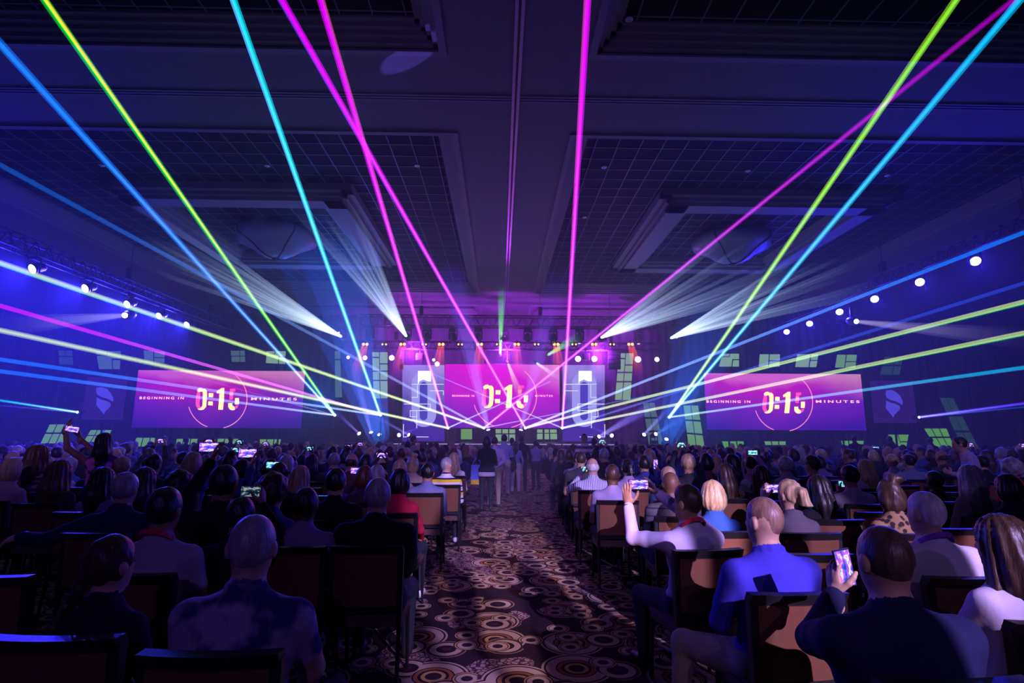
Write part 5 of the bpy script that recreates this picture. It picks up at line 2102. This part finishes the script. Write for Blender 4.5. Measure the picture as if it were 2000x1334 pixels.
def person(px, py, label, s=1.0, Y=None, sit=True, turn=0.0, hair=None, hcol='brown', skin='l', shirt=(0.05, 0.05, 0.06), pants='pants_dark', mat=None, collar_mat=None,
           h=0.014, fine=True, arms=('lap', 'lap'), seat=True, lan=None, group='people in the audience', shoe=None, parts=True, hair_scale=1.0, **kw):
    """px, py: photo pixel of the centre of the head"""
    hz = HEAD[2] + (0 if sit else 0.42)
    if Y is None:
        w = atz(px, py, hz * s)
    else:
        w = at(px, py, Y)
        s = w.z / hz
    lean = kw.get('lean', 0.0)
    R = Matrix.Rotation(turn, 3, 'Z')
    # where the head sits after leaning
    piv = 0.52 + (0 if sit else 0.42)
    hy = HEAD[1] * math.cos(lean) + (hz - piv) * math.sin(lean)
    if lean and Y is not None:
        hz2 = piv + (hz - piv) * math.cos(lean)
        s = w.z / hz2
    root = Vector((w.x, w.y, 0)) - R @ Vector((0, hy * s, 0))
    A = []
    for k, a in enumerate(arms):
        if isinstance(a, tuple) and a[0] == 'px':
            t = at(a[1], a[2], w.y + a[3])
            t = R.transposed() @ (t - root) / s
            sd = -1 if k == 0 else 1
            f = a[4] if len(a) > 4 else (-sd * 0.15, 0.35, 0.95)
            pl = a[5] if len(a) > 5 else (-sd * 1.0, 0.25, 0.1)
            cu = a[6] if len(a) > 6 else 0.55
            q = (np.array(t), np.array(f, float), np.array(pl, float), cu)
            if len(a) > 7:
                q = q + (np.array(a[7], float),)
            A.append(q)
        else:
            A.append(a)
    me, hc = make_body('person', h, fine, sit=sit, arms=tuple(A), **kw)
    o = link('person', me, None, root, (0, 0, turn))
    o.scale = (s, s, s)
    dress(o, skin, shirt, pants, mat, collar_mat, shoe)
    tag(o, label, 'person', group)
    add_hair(o, hair, hcol, hc, kw.get('headturn', 0.0), scale=hair_scale)
    if lan:
        lanyard(o, hc, lan)
    people.append(o)
    if sit:
        seats.append((root.x, root.y))
        if seat:
            w_ = ('banquet chair of the ' + label).replace(',', '').split()[:15]
            while w_[-1] in ('in', 'a', 'an', 'the', 'and', 'with', 'of', 'to', 'at', 'before', 'behind', 'on', 'by', 'beside', 'both'):
                w_.pop()
            chair(root.x, root.y - 0.02, turn * 0.5, ' '.join(w_), 'banquet chairs', parts)
    return o


def hold(k, dx, dz, label, **kw):
    """phone in hand k of the person just made"""
    o = people[-1]
    wr, fi, pl = [np.asarray(q, float) for q in LAST['hands'][k][:3]]
    c = wr + fi / np.linalg.norm(fi) * 0.085 + pl / np.linalg.norm(pl) * 0.012
    p = Matrix.Translation(o.location) @ Matrix.Rotation(o.rotation_euler.z, 4, 'Z') @ (Vector(c) * o.scale.x)
    return phone(p + Vector((dx, -0.02, dz)), label, **kw)


PH = lambda px, py, d: ('px', px, py, d)
# --- left of the aisle, from the camera backwards
person(217, 1097, 'woman with a loose brown braid and dark top, nearest at the left', s=0.92, hair='braid', hcol='brown', shirt=(0.02, 0.02, 0.03), fem=True, headturn=-0.25)
person(493, 1062, 'grey-haired man in a blotched blue tie-dye shirt', s=1.0, hair='crop', hcol='grey', mat='tie_dye', collar_mat='tie_dye', sleeve='short', big=0.55, arms=('lap', 'knee'), h=0.008, headturn=0.12, legs=((-0.16, 0.44, 0.50), (-0.17, 0.42, 0.09)) and (((-0.16, 0.44, 0.50), (-0.17, 0.42, 0.09)), ((0.24, 0.42, 0.50), (0.26, 0.38, 0.09))))
person(321, 992, 'man with dark hair in a pale shirt and red lanyard, in front of the braid', s=1.0, hair='short', hcol='black', skin='t', shirt=(0.42, 0.36, 0.46), lan='lanyard_red', h=0.012, big=0.3, sleeve='short')
person(244, 952, 'white-haired older man in a dark jacket, arm along the next chair', s=1.0, hair='short', hcol='grey', shirt=(0.03, 0.035, 0.08), arms=('chair', 'lap'), big=0.5)
person(597, 984, 'man with black hair in a lavender polo before the big grey-haired man', s=0.95, hair='short', hcol='black', skin='d', shirt=(0.26, 0.21, 0.34), sleeve='short', big=0.2)
person(738, 966, 'big grey-haired man in a black jacket beside the aisle', s=1.0, hair='short', hcol='grey', shirt=(0.012, 0.012, 0.016), big=1.0, h=0.012, arms=('lap', 'knee'))
person(437, 942, 'dark-haired man in a black hoodie lifting a phone to the left', s=1.06, hair='short', hcol='black', skin='t', shirt=(0.015, 0.015, 0.02), big=0.5, arms=(PH(414, 900, 0.30), 'lap'))
hold(0, -0.065, 0.02, 'small bright phone lifted in front of the black hoodie', rz=0.1)
person(533, 958, 'curly-haired woman in a blue jacket holding a phone high', s=1.0, hair='curly', hcol='brown', shirt=(0.05, 0.07, 0.20), fem=True, arms=(PH(492, 885, 0.34), 'lap'))
hold(0, -0.065, 0.03, 'phone held highest at the left, above the black hoodie', rz=0.0)
person(470, 1005, 'person with black hair in black holding the dim low phone', s=0.93, hair='short', hcol='black', skin='t', shirt=(0.012, 0.012, 0.014), arms=('lap', PH(512, 985, 0.30)), seat=False)
hold(1, -0.065, 0.01, 'dim phone held low beside the curly-haired woman', rz=-0.1, mat='phone_pic_dim')
person(283, 936, 'woman with long brown hair behind the white-haired older man', s=0.98, hair='long', hcol='brown', shirt=(0.05, 0.03, 0.05), fem=True)
person(202, 936, 'woman with long black hair in front of the wavy blonde hair', s=0.98, hair='long', hcol='black', shirt=(0.22, 0.16, 0.34), fem=True)
person(118, 922, 'woman with long wavy light brown hair at the far left', s=1.0, hair='long', hcol='auburn', shirt=(0.05, 0.05, 0.06), fem=True, hair_scale=1.12)
person(76, 890, 'tall woman in a plaid shirt with long auburn hair, far left', s=1.12, hair='long', hcol='auburn', mat='plaid', collar_mat='plaid', fem=True)
person(22, 915, 'fair person with a pale top at the left edge', s=1.02, hair='bob', hcol='blonde', shirt=(0.40, 0.30, 0.34), fem=True)
person(350, 948, 'woman with thick black hair behind the pale shirt', s=0.98, hair='curly', hcol='black', skin='d', shirt=(0.03, 0.03, 0.04), fem=True)
person(238, 910, 'woman with short blonde curls behind the white-haired man', s=1.0, hair='curly', hcol='blonde', shirt=(0.12, 0.06, 0.10), fem=True, hair_scale=0.9)
person(300, 905, 'man with swept dark hair beside the blonde curls', s=1.03, hair='short', hcol='black', shirt=(0.04, 0.04, 0.07))
person(656, 940, 'dark-haired man in a black suit behind the big grey-haired man', s=1.0, hair='short', hcol='black', shirt=(0.012, 0.012, 0.016), big=0.4)
person(781, 938, 'dark-haired woman in a bright red jacket by the aisle', s=0.98, hair='bob', hcol='black', skin='t', shirt=(0.45, 0.015, 0.05), fem=True, arms=('lap', 'knee'), shoe='shoe_white', turn=-0.12)
person(835, 922, 'man in a blue-grey shirt on the aisle chair, dark hair', s=0.95, hair='short', hcol='black', skin='t', shirt=(0.16, 0.17, 0.32), big=0.4)
person(872, 907, 'grey-haired man in a yellow, white and navy striped jersey', s=0.98, hair='crop', hcol='grey', mat='rugby_stripe', collar_mat='rugby_stripe', headturn=-0.5, shoe='shoe_white')
person(887, 897, 'blonde woman in a white top behind the striped jersey', s=0.98, hair='long', hcol='blonde', shirt=(0.45, 0.42, 0.50), fem=True)
person(749, 908, 'bald man in a dark shirt behind the black suit', s=1.0, hair=None, skin='l', shirt=(0.02, 0.02, 0.03))
person(781, 914, 'woman with a light brown bob behind the red jacket', s=0.97, hair='bob', hcol='blonde', shirt=(0.25, 0.20, 0.24), fem=True)
person(806, 905, 'woman with a blonde updo and bare shoulders', s=0.98, hair='bun', hcol='blonde', shirt=(0.30, 0.22, 0.20), fem=True, sleeve='none', collar=False)
person(587, 930, 'woman with shiny straight blonde hair in the middle rows', s=0.97, hair='long', hcol='blonde', shirt=(0.08, 0.06, 0.12), fem=True)
person(712, 929, 'woman with copper hair lifting a glowing phone beside the black suit', s=0.97, hair='bob', hcol='auburn', shirt=(0.06, 0.03, 0.05), fem=True, arms=(PH(702, 936, 0.30), 'lap'))
hold(0, -0.06, 0.02, 'glowing phone just right of the black suit', mat='phone_pic')
person(545, 925, 'person with black hair holding a phone to the right of a raised black sleeve', s=1.0, hair='short', hcol='black', skin='t', shirt=(0.03, 0.03, 0.05), arms=('lap', PH(545, 925, 0.34)))
hold(1, -0.06, 0.02, 'bright cyan phone among the middle rows at left', mat='phone_pic_cyan')
# woman on her feet with both arms raised
person(203, 862, 'standing woman in a pink floral top with both arms raised to the left', Y=7.2, sit=False, turn=0.55, hair='long', hcol='black', skin='t', mat='floral', collar_mat='floral', fem=True, sleeve='none', collar=False,
       arms=(('px', 128, 838, -0.25), ('px', 146, 850, -0.1)))
phone(at(141, 838, 6.95), 'phone between the raised hands of the standing woman', rz=0.3, roll=0.2)

# --- right of the aisle
person(1728, 1088, 'broad bald man in a navy jacket, nearest at the right', s=1.0, hair='crop', hcol='cropped', shirt=(0.012, 0.012, 0.05), big=1.0, h=0.008, arms=(PH(1632, 1160, 0.36), 'lap'), hair_scale=0.97)
hold(0, 0.03, 0.02, 'bright phone held upright before the navy jacket', roll=math.pi / 2 - 0.15, rz=0.1)
person(1492, 1012, 'bald man in a royal blue sweater with legs apart beside the aisle', s=1.0, hair='crop', hcol='stubble', shirt=(0.05, 0.04, 0.42), pants='pants_khaki', big=0.5, h=0.008, hair_scale=0.98, headturn=0.28, turn=0.12, arms=('front', 'lap'),
       legs=(((-0.30, 0.40, 0.50), (-0.36, 0.36, 0.09)), ((0.12, 0.46, 0.50), (0.10, 0.40, 0.09))))
person(1342, 978, 'man in a lavender shirt and red lanyard framing a photo with both arms out', s=0.98, hair='short', hcol='brown', skin='t', shirt=(0.48, 0.42, 0.62), h=0.008, big=0.3, lan='lanyard_red', headturn=0.35, turn=0.3,
       arms=(('px', 1227, 985, 0.25, (-0.05, 0.1, 1.0), (0.9, 0.5, 0), 0.15, (-0.2, -0.5, -1.0)), ('px', 1283, 963, 0.32, (-0.5, 0.1, 0.9), (-0.8, 0.3, -0.2), 0.5, (1.0, -0.2, -0.6))))
hw = LAST['hands'][0]
Fw = Matrix([list(r_) for r_ in frame(hw[1], hw[2])])
wt = MB().lathe([(0.034, -0.012), (0.036, -0.012), (0.036, 0.012), (0.034, 0.012)], 18).box((0, -0.036, 0), (0.034, 0.010, 0.036))
wt.build('watch', MATS['phone_case'], people[-1], loc=tuple(hw[0] - Vector(hw[1]).normalized() * 0.02) if False else tuple(np.asarray(hw[0]) - np.asarray(hw[1]) / np.linalg.norm(hw[1]) * 0.015), rot=Fw.to_euler())
phone(at(1247, 946, 4.15), 'bright phone held sideways by the man in the lavender shirt', rz=0.05)
person(1808, 998, 'white-haired man in a white shirt with a purple lanyard', s=1.0, hair='crop', hcol='white', shirt=(0.60, 0.55, 0.62), big=0.7, h=0.009, lan='lanyard_purple', headturn=0.2)
person(1955, 1056, 'woman with long brown hair and white sleeves at the right edge', s=0.97, hair='long', hcol='brown', shirt=(0.55, 0.50, 0.58), fem=True, arms=('knee', 'lap'), headturn=0.2)
person(1738, 965, 'woman with a messy bun in a leopard print top', s=0.97, hair='bun', hcol='brown', mat='leopard', collar_mat='leopard', fem=True)
person(1542, 964, 'woman with a blonde ponytail holding up a phone', s=0.97, hair='ponytail', hcol='blonde', shirt=(0.10, 0.08, 0.11), fem=True, headturn=0.3, arms=(PH(1492, 975, 0.30), 'lap'), h=0.012)
hold(0, 0.065, 0.01, 'phone held sideways beside the blonde ponytail', mat='phone_pic')
person(1392, 965, 'woman with a smooth blonde bob and blue top', s=0.96, hair='bob', hcol='blonde', shirt=(0.03, 0.09, 0.32), fem=True)
person(1310, 943, 'dark-skinned bald man in a ribbed grey puffer jacket', s=0.98, hair=None, skin='d', mat='puffer', collar_mat='puffer', big=0.6)
person(1196, 925, 'man with cropped hair in a lilac tee on the aisle chair', s=0.98, hair='crop', hcol='brown', skin='d', shirt=(0.32, 0.27, 0.42), sleeve='short', big=0.4, collar=False)
person(1157, 910, 'balding grey man in a fine striped shirt by the aisle', s=1.0, hair='fringe', hcol='white', mat='fine_stripe', collar_mat='fine_stripe', big=0.3, arms=(PH(1134, 930, 0.32), 'lap'))
hold(0, 0.06, 0.02, 'phone held beside the fine striped shirt', mat='phone_pic_cyan')
person(1486, 928, 'woman with long straight black hair between phones', s=0.97, hair='long', hcol='black', skin='t', shirt=(0.02, 0.02, 0.03), fem=True)
person(1418, 924, 'woman with wavy brown hair in a speckled top', s=0.98, hair='long', hcol='brown', mat='leopard', collar_mat='leopard', fem=True)
person(1534, 907, 'person with white curls in a pale scarf', s=1.0, hair='curly', hcol='white', shirt=(0.40, 0.38, 0.45), fem=True, hair_scale=0.92)
person(1258, 905, 'dark-haired man in navy lifting a phone upright', s=1.0, hair='short', hcol='black', skin='t', shirt=(0.03, 0.04, 0.16), arms=('lap', PH(1287, 922, 0.32)))
hold(1, -0.02, 0.04, 'upright phone showing the stage, right of the aisle', roll=math.pi / 2)
person(1226, 912, 'woman with dark hair tied back and a pale blouse', s=0.98, hair='ponytail', hcol='black', shirt=(0.30, 0.24, 0.38), fem=True)
person(1660, 928, 'dark-haired man in a white tee viewing a cyan phone', s=0.99, hair='short', hcol='black', skin='t', shirt=(0.38, 0.34, 0.42), sleeve='short', collar=False, arms=(PH(1640, 962, 0.32), 'lap'))
hold(0, 0.05, 0.02, 'cyan phone held low before the white tee', mat='phone_pic_cyan')
person(1690, 913, 'woman with dark blonde hair and a white top, head tilted', s=0.98, hair='long', hcol='blonde', shirt=(0.46, 0.42, 0.50), fem=True)
person(1742, 900, 'woman with wavy blonde hair in lilac, rear right', s=0.98, hair='curly', hcol='blonde', shirt=(0.35, 0.28, 0.45), fem=True, hair_scale=0.9)
person(1775, 900, 'broad man in a denim jacket over empty chairs', s=1.0, hair='short', hcol='black', shirt=(0.18, 0.22, 0.34), big=0.7)
person(1917, 903, 'dark-haired man in black at the rear right', s=1.0, hair='short', hcol='black', shirt=(0.02, 0.02, 0.03))
person(1975, 915, 'grey-haired woman in a red top near the right edge', s=1.02, hair='curly', hcol='grey', shirt=(0.45, 0.01, 0.02), fem=True)
person(1968, 950, 'woman with dark hair in dark clothes at the right edge', s=0.98, hair='bob', hcol='black', shirt=(0.02, 0.02, 0.04), fem=True)
person(1598, 952, 'woman with long black hair in black before the cyan phone', s=0.96, hair='long', hcol='black', skin='d', shirt=(0.01, 0.01, 0.015), fem=True)
person(1825, 938, 'person with black hair slumped low behind empty chairs', s=0.93, hair='short', hcol='black', skin='d', shirt=(0.015, 0.015, 0.02))
person(1710, 885, 'woman lifting a phone with one arm at the rear right', s=1.02, hair='long', hcol='brown', shirt=(0.10, 0.07, 0.08), fem=True, sleeve='short', arms=('lap', PH(1718, 884, 0.3)))
hold(1, -0.05, 0.02, 'small phone lifted above the rear right rows', mat='phone_pic_cyan')
person(1466, 905, 'man with dark hair and pink sleeves holding a phone above his head', s=1.0, hair='short', hcol='black', shirt=(0.45, 0.28, 0.42), arms=(PH(1458, 893, 0.3), PH(1479, 893, 0.3)))
phone(at(1470, 884, 8.5), 'bright phone held above the head with pink sleeves', mat='phone_pic_cyan')

# --- people on their feet
ST = 'people standing in the hall'
K = dict(sit=False, seat=False, group=ST)
person(951, 861, 'woman in a black jacket over a white hem standing in the aisle', Y=12.4, hair='bob', hcol='black', shirt=(0.008, 0.008, 0.012), fem=True, big=0.3, arms=('front', 'front'), **K)
person(966, 861, 'man in a lavender shirt and khakis standing with hands behind his back', Y=12.9, hair='crop', hcol='brown', shirt=(0.45, 0.36, 0.62), pants='pants_khaki', arms=('behind', 'behind'), big=0.4, **K)
person(985, 856, 'tall man in a pale blue shirt standing in the aisle', Y=15.2, hair='short', hcol='black', shirt=(0.30, 0.30, 0.60), pants='pants_pale', arms=('side', 'front'), **K)
person(1007, 868, 'woman with long brown hair and pale trousers walking up the aisle', Y=15.8, hair='long', hcol='brown', shirt=(0.20, 0.22, 0.45), pants='pants_pale', fem=True, arms=('side', 'side'), **K)
person(1019, 857, 'man in a dark suit standing in the aisle', Y=16.5, hair='short', hcol='black', skin='d', shirt=(0.012, 0.012, 0.02), arms=('side', 'side'), **K)
person(1000, 861, 'dark figure half hidden behind the tall man in the aisle', Y=17.5, hair='short', hcol='black', skin='d', shirt=(0.02, 0.02, 0.04), arms=('side', 'side'), **K)
person(1046, 866, 'man in a lilac shirt standing alone right of the aisle group', Y=16.8, hair='short', hcol='black', skin='d', shirt=(0.25, 0.20, 0.42), turn=0.5, arms=('front', 'front'), **K)
person(1141, 855, 'man in a striped polo standing and looking down toward us', Y=13.6, hair='crop', hcol='black', skin='t', mat='polo_stripe', collar_mat='polo_stripe', sleeve='short', turn=2.7, arms=('front', 'front'), lan='lanyard_purple', **K)
person(1160, 862, 'dark figure standing behind the striped polo', Y=15.5, hair='short', hcol='black', skin='d', shirt=(0.03, 0.03, 0.10), arms=('side', 'side'), **K)
person(808, 858, 'dark-haired man standing in profile below the left banner', Y=15.8, hair='short', hcol='black', skin='t', shirt=(0.03, 0.02, 0.06), turn=-1.2, arms=('side', 'side'), **K)
person(797, 870, 'curly-haired woman standing beside the man in profile', Y=14.5, hair='curly', hcol='black', skin='d', shirt=(0.10, 0.02, 0.08), fem=True, arms=('side', 'side'), **K)
person(1204, 866, 'person in dark clothes standing by the blue cap', Y=17.5, hair='ponytail', hcol='black', shirt=(0.02, 0.02, 0.03), fem=True, arms=('side', 'side'), **K)
person(1873, 866, 'man in a lavender shirt leaning over the row at the far right', Y=8.6, hair='short', hcol='brown', shirt=(0.42, 0.34, 0.55), turn=1.0, lean=0.25, arms=('front', 'front'), **K)
for px, py, lab in ((322, 858, 'dark standing figure before the left screen, nearest its left end'), (364, 860, 'dark standing figure before the middle of the left screen'), (451, 857, 'dark standing figure below the right part of the left screen'),
                    (1668, 856, 'dark standing figure below the outer end of the right screen'), (1737, 858, 'dark standing figure beside the vivid green window light'), (1816, 860, 'dark standing figure in front of the slanted green window light')):
    person(px, py, lab, Y=18.5, hair='short', hcol='black', skin='d', shirt=(0.01, 0.01, 0.02), h=0.025, fine=False, arms=('side', 'side'), **K)
# white hem, tote bag and backpack of the aisle group
plain('white_cloth', (0.65, 0.60, 0.66), 0.8)
plain('tote_blue', (0.16, 0.18, 0.75), 0.7)
plain('tote_yellow', (0.75, 0.55, 0.03), 0.7)
plain('backpack', (0.03, 0.025, 0.03), 0.7, noise=0.6, nscale=20)
w0 = [o for o in people if 'black jacket over a white hem' in o['label']][0]
hb = MB().lathe([(0.205, 0.90), (0.215, 0.84), (0.21, 0.80), (0.195, 0.80), (0.19, 0.90)], 20)
hb.v = [(x, y * 0.78 + 0.01, z) for x, y, z in hb.v]
hb.build('shirt_hem', MATS['white_cloth'], w0, smooth=True)
tp = at(931, 923, 12.45)
tote = empty('tote_bag', (tp.x, tp.y, 0.55))
tag(tote, 'blue and purple tote bag with a yellow foot in the aisle', 'bag')
MB().prism([(-0.13, 0.10), (0.13, 0.10), (0.12, 0.42), (-0.12, 0.42)], -0.05, 0.05, lambda u, w, d: (u, d, w)).build('pouch', MATS['tote_blue'], tote)
MB().prism([(-0.125, 0.0), (0.125, 0.0), (0.13, 0.10), (-0.13, 0.10)], -0.052, 0.052, lambda u, w, d: (u, d, w)).build('base_band', MATS['tote_yellow'], tote)
for s in (-0.04, 0.04):
    hd_ = MB()
    pts = [Vector((0.08 * math.cos(t), s, 0.42 + 0.14 * math.sin(t))) for t in [math.pi * i / 8 for i in range(9)]]
    for a, b in zip(pts, pts[1:]):
        hd_.tube(a, b, 0.008, n=5)
    hd_.build('handle', MATS['tote_blue'], tote)
bp_ = at(1000, 905, 15.55)
bag = empty('backpack', (bp_.x, bp_.y, bp_.z - 0.2))
tag(bag, 'dark speckled shoulder bag carried by the long-haired woman in the aisle', 'bag')
v_, q_ = surface([ell((0, 0, 0.18), (0.13, 0.08, 0.20), 0, 0.02)], 0.02)
link('pouch', np_mesh('pouch', v_, q_, [MATS['backpack']]), bag)
MB().tube((0.08, 0, 0.34), (0.10, 0.05, 0.62), 0.012, n=6).build('strap', MATS['backpack'], bag)
# small yellow packet on the floor
pk = atz(1272, 1190, 0.06)
v_, q_ = surface([ell((0, 0, 0.07), (0.055, 0.03, 0.075), 0, 0.02), cone((-0.05, 0, 0.14), (0.05, 0, 0.14), 0.008, 0.008, 0, 0.02), cone((-0.05, 0, 0.005), (0.05, 0, 0.005), 0.008, 0.008, 0, 0.02)], 0.008)
o = link('snack_packet', np_mesh('snack_packet', v_, q_, [MATS['tote_yellow']]), None, (pk.x, pk.y, 0), (0, 0, 0.4))
tag(o, 'small crumpled yellow packet on the carpet right of the aisle', 'packet')
# ---------------------------------------------------------------- the seated crowd in rows
T = []
for nm, kw, st in (('m1', dict(arms=('lap', 'lap')), ('short', 'crop', 'fringe', None)), ('m2', dict(arms=('cross', 'cross'), big=0.5), ('short', 'crop', 'fringe')), ('m3', dict(arms=('knee', 'lap'), headturn=0.4), ('short', 'crop')),
                   ('f1', dict(fem=True), ('long', 'bob', 'ponytail', 'bun', 'curly')), ('f2', dict(fem=True, headturn=-0.4, arms=('lap', 'knee')), ('long', 'bob', 'curly')), ('m4', dict(big=0.8, sleeve='short'), ('short', 'crop', None))):
    me, hc = make_body('person', 0.021, False, detail=False, collar=False, **kw)
    T.append((me, hc, st, kw.get('headturn', 0.0), nm))
ph_arm = lambda s: (V(s * 0.085, 0.34, 1.36), V(-s * 0.2, 0.3, 0.95), V(-s, 0.2, 0), 0.6)
TP = []
for kw, st in ((dict(), ('short', 'crop')), (dict(fem=True), ('long', 'bob'))):
    me, hc = make_body('person', 0.018, True, detail=False, collar=False, arms=(ph_arm(-1), ph_arm(1)), **kw)
    TP.append((me, hc, st, 0.0, 'p'))
SHIRTS = [((0.02, 0.02, 0.03), 'black'), ((0.03, 0.04, 0.12), 'navy'), ((0.05, 0.05, 0.06), 'charcoal'), ((0.42, 0.38, 0.50), 'pale'), ((0.20, 0.18, 0.34), 'lilac'), ((0.06, 0.10, 0.30), 'blue'), ((0.14, 0.04, 0.06), 'maroon'), ((0.18, 0.16, 0.15), 'grey')]
SW = [7, 5, 4, 2, 2, 3, 1, 2]
SKW = [('l', 6), ('t', 4), ('d', 3)]
HCW = [('black', 7), ('brown', 6), ('grey', 2), ('blonde', 3), ('auburn', 1), ('white', 1)]
rc = random.Random(21)
pickw = lambda L_: rc.choices([a for a, _ in L_], [b for _, b in L_])[0]
NUM = ['first', 'second', 'third', 'fourth', 'fifth', 'sixth', 'seventh', 'eighth', 'ninth', 'tenth', 'eleventh', 'twelfth', 'thirteenth', 'fourteenth', 'fifteenth', 'sixteenth', 'seventeenth', 'eighteenth', 'nineteenth', 'twentieth']
ordn = lambda i: NUM[i] if i < 20 else '%dth' % (i + 1)
far = []
n_ind = len(people)
standing = [(o.location.x, o.location.y) for o in people if o['group'] == ST]
PITCH_S, PITCH_R = 0.57, 0.92
for side in (-1, 1):
    for r in range(25):
        y = (2.3 if side < 0 else 1.9) + r * PITCH_R
        if y > 23.0:
            break
        nmax = int((y * 0.98 + 1.5) / PITCH_S)
        for k in range(nmax):
            x = (-0.92 if side < 0 else 1.40) + side * k * PITCH_S
            if abs(x) > 26:
                break
            jx, jy = x + rc.uniform(-0.05, 0.05), y + rc.uniform(-0.05, 0.05)
            taken = any(abs(jx - a) < 0.44 and abs(jy - b) < 0.55 for a, b in seats) or any(abs(jx - a) < 0.4 and abs(jy - b) < 0.4 for a, b in standing)
            px_ = CX - 23 + FPX * jx / jy
            if k == 0 and y < 9.0 and not (y < 5.0 and side > 0):
                continue
            if taken or px_ < -60 or px_ > 2060:
                continue
            # rows that stand empty: near left, and a block at the right
            empty_seat = False
            if y < 4.6:
                empty_seat = True
            elif side > 0 and y < 9.5 and px_ > 1560:
                empty_seat = rc.random() < 0.85
            elif side < 0 and y < 5.2:
                empty_seat = True
            elif rc.random() < 0.12:
                empty_seat = True
            sd = 'left' if side < 0 else 'right'
            where = '%s row %s of aisle, %s seat' % (ordn(r), sd, ordn(k))
            if y < 10.2:
                fits = not any(abs(x - a) < 0.46 and abs(y - b) < 0.46 for a, b in chairs)
                if fits:
                    chair(x, y, 0, ('empty ' if empty_seat else 'occupied ') + 'banquet chair, ' + where, 'banquet chairs', parts=y < 5.0)
            if empty_seat:
                continue
            s = rc.uniform(0.93, 1.07)
            if n_ind >= 300 or y > 12.6:
                far.append((jx, jy, s * (0.98 if y < 18 else 0.94), rc))
                continue
            n_ind += 1
            isp = rc.random() < 0.07 and y > 6
            me, hc, sts, turn, nm = rc.choice(TP if isp else T)
            o = link('person', me, None, (jx, jy, 0), (0, 0, rc.uniform(-0.12, 0.12)))
            o.scale = (s, s, s)
            sh, shn = rc.choices(SHIRTS, SW)[0]
            dress(o, pickw(SKW), sh, rc.choice(('pants_dark', 'pants_denim', None)))
            st = rc.choice(sts)
            hcn = pickw(HCW)
            add_hair(o, st, hcn, hc, turn, h=0.016)
            tag(o, '%s, %s top, %s' % ('bald person' if st is None else 'person with %s %s hair' % (hcn, {'crop': 'cropped', 'fringe': 'thinning'}.get(st, st)), shn, where), 'person', 'seated audience')
            if isp:
                p = o.matrix_basis @ Vector((0, 0.37, 1.44))
                phone(p, 'lit phone held up, ' + where, mat=rc.choice(('phone_pic', 'phone_pic_cyan')))

# ---------------------------------------------------------------- everyone further back: one mass of heads and shoulders
def far_proto(fem, style):
    P = [ell((0, 0, 0.70), (0.17, 0.12, 0.26), 0, 0.05), cone((-0.14, 0, 0.95), (0.14, 0, 0.95), 0.075, 0.075, 0, 0.05), cone((0, 0, 1.0), (0, 0.01, 1.12), 0.06, 0.055, 1, 0.03), ell((0, 0.01, 1.215), (0.082, 0.098, 0.118), 1, 0.03)]
    for s in (-1, 1):
        P.append(cone((s * 0.18, 0, 0.95), (s * 0.22, 0.08, 0.68), 0.06, 0.045, 0, 0.04))
    if style == 'long':
        P += [ell((0, -0.02, 1.225), (0.092, 0.10, 0.118), 2, 0.02), cone((0, -0.06, 1.15), (0, -0.09, 0.95), 0.085, 0.06, 2, 0.03)]
    elif style == 'short':
        P += [ell((0, -0.018, 1.235), (0.090, 0.098, 0.112), 2, 0.02)]
    v, q = surface(P, 0.036)
    return v, q, regions(P, v, q)


FP = [far_proto(0, 'short'), far_proto(0, 'bald'), far_proto(1, 'long'), far_proto(0, 'short')]
CM = [plain('crowd_' + n_, c, 0.85) for n_, c in (('black', (0.015, 0.015, 0.02)), ('navy', (0.03, 0.04, 0.14)), ('pale', (0.40, 0.36, 0.48)), ('blue', (0.06, 0.10, 0.32)), ('grey', (0.10, 0.09, 0.10)),
                                                  ('skin_a', (0.45, 0.26, 0.18)), ('skin_b', (0.16, 0.08, 0.05)), ('hair_a', (0.012, 0.01, 0.01)), ('hair_b', (0.07, 0.035, 0.02)), ('hair_c', (0.30, 0.28, 0.28)), ('hair_d', (0.35, 0.24, 0.12)))]
vs_, qs_, rs_ = [], [], []
nn = 0
for x, y, s, _ in far:
    v, q, r = FP[rc.randrange(4)]
    a = rc.uniform(-0.5, 0.5)
    c_, s_ = math.cos(a), math.sin(a)
    g_ = np.stack([v[:, 0] * c_ - v[:, 1] * s_, v[:, 0] * s_ + v[:, 1] * c_, v[:, 2]], 1) * s + V(x, y, 0)
    m0 = rc.choices((0, 1, 2, 3, 4), (6, 4, 2, 2, 2))[0]
    m1 = rc.choice((5, 5, 6))
    m2 = rc.choices((7, 8, 9, 10), (5, 4, 2, 2))[0]
    vs_.append(g_)
    qs_.append(q + nn)
    rs_.append(np.choose(r, [m0, m1, m2]))
    nn += len(v)
if vs_:
    o = link('crowd', np_mesh('crowd', np.concatenate(vs_), np.concatenate(qs_), CM, np.concatenate(rs_)))
    tag(o, 'dense seated crowd in the far rows before the stage', 'crowd', kind='stuff')
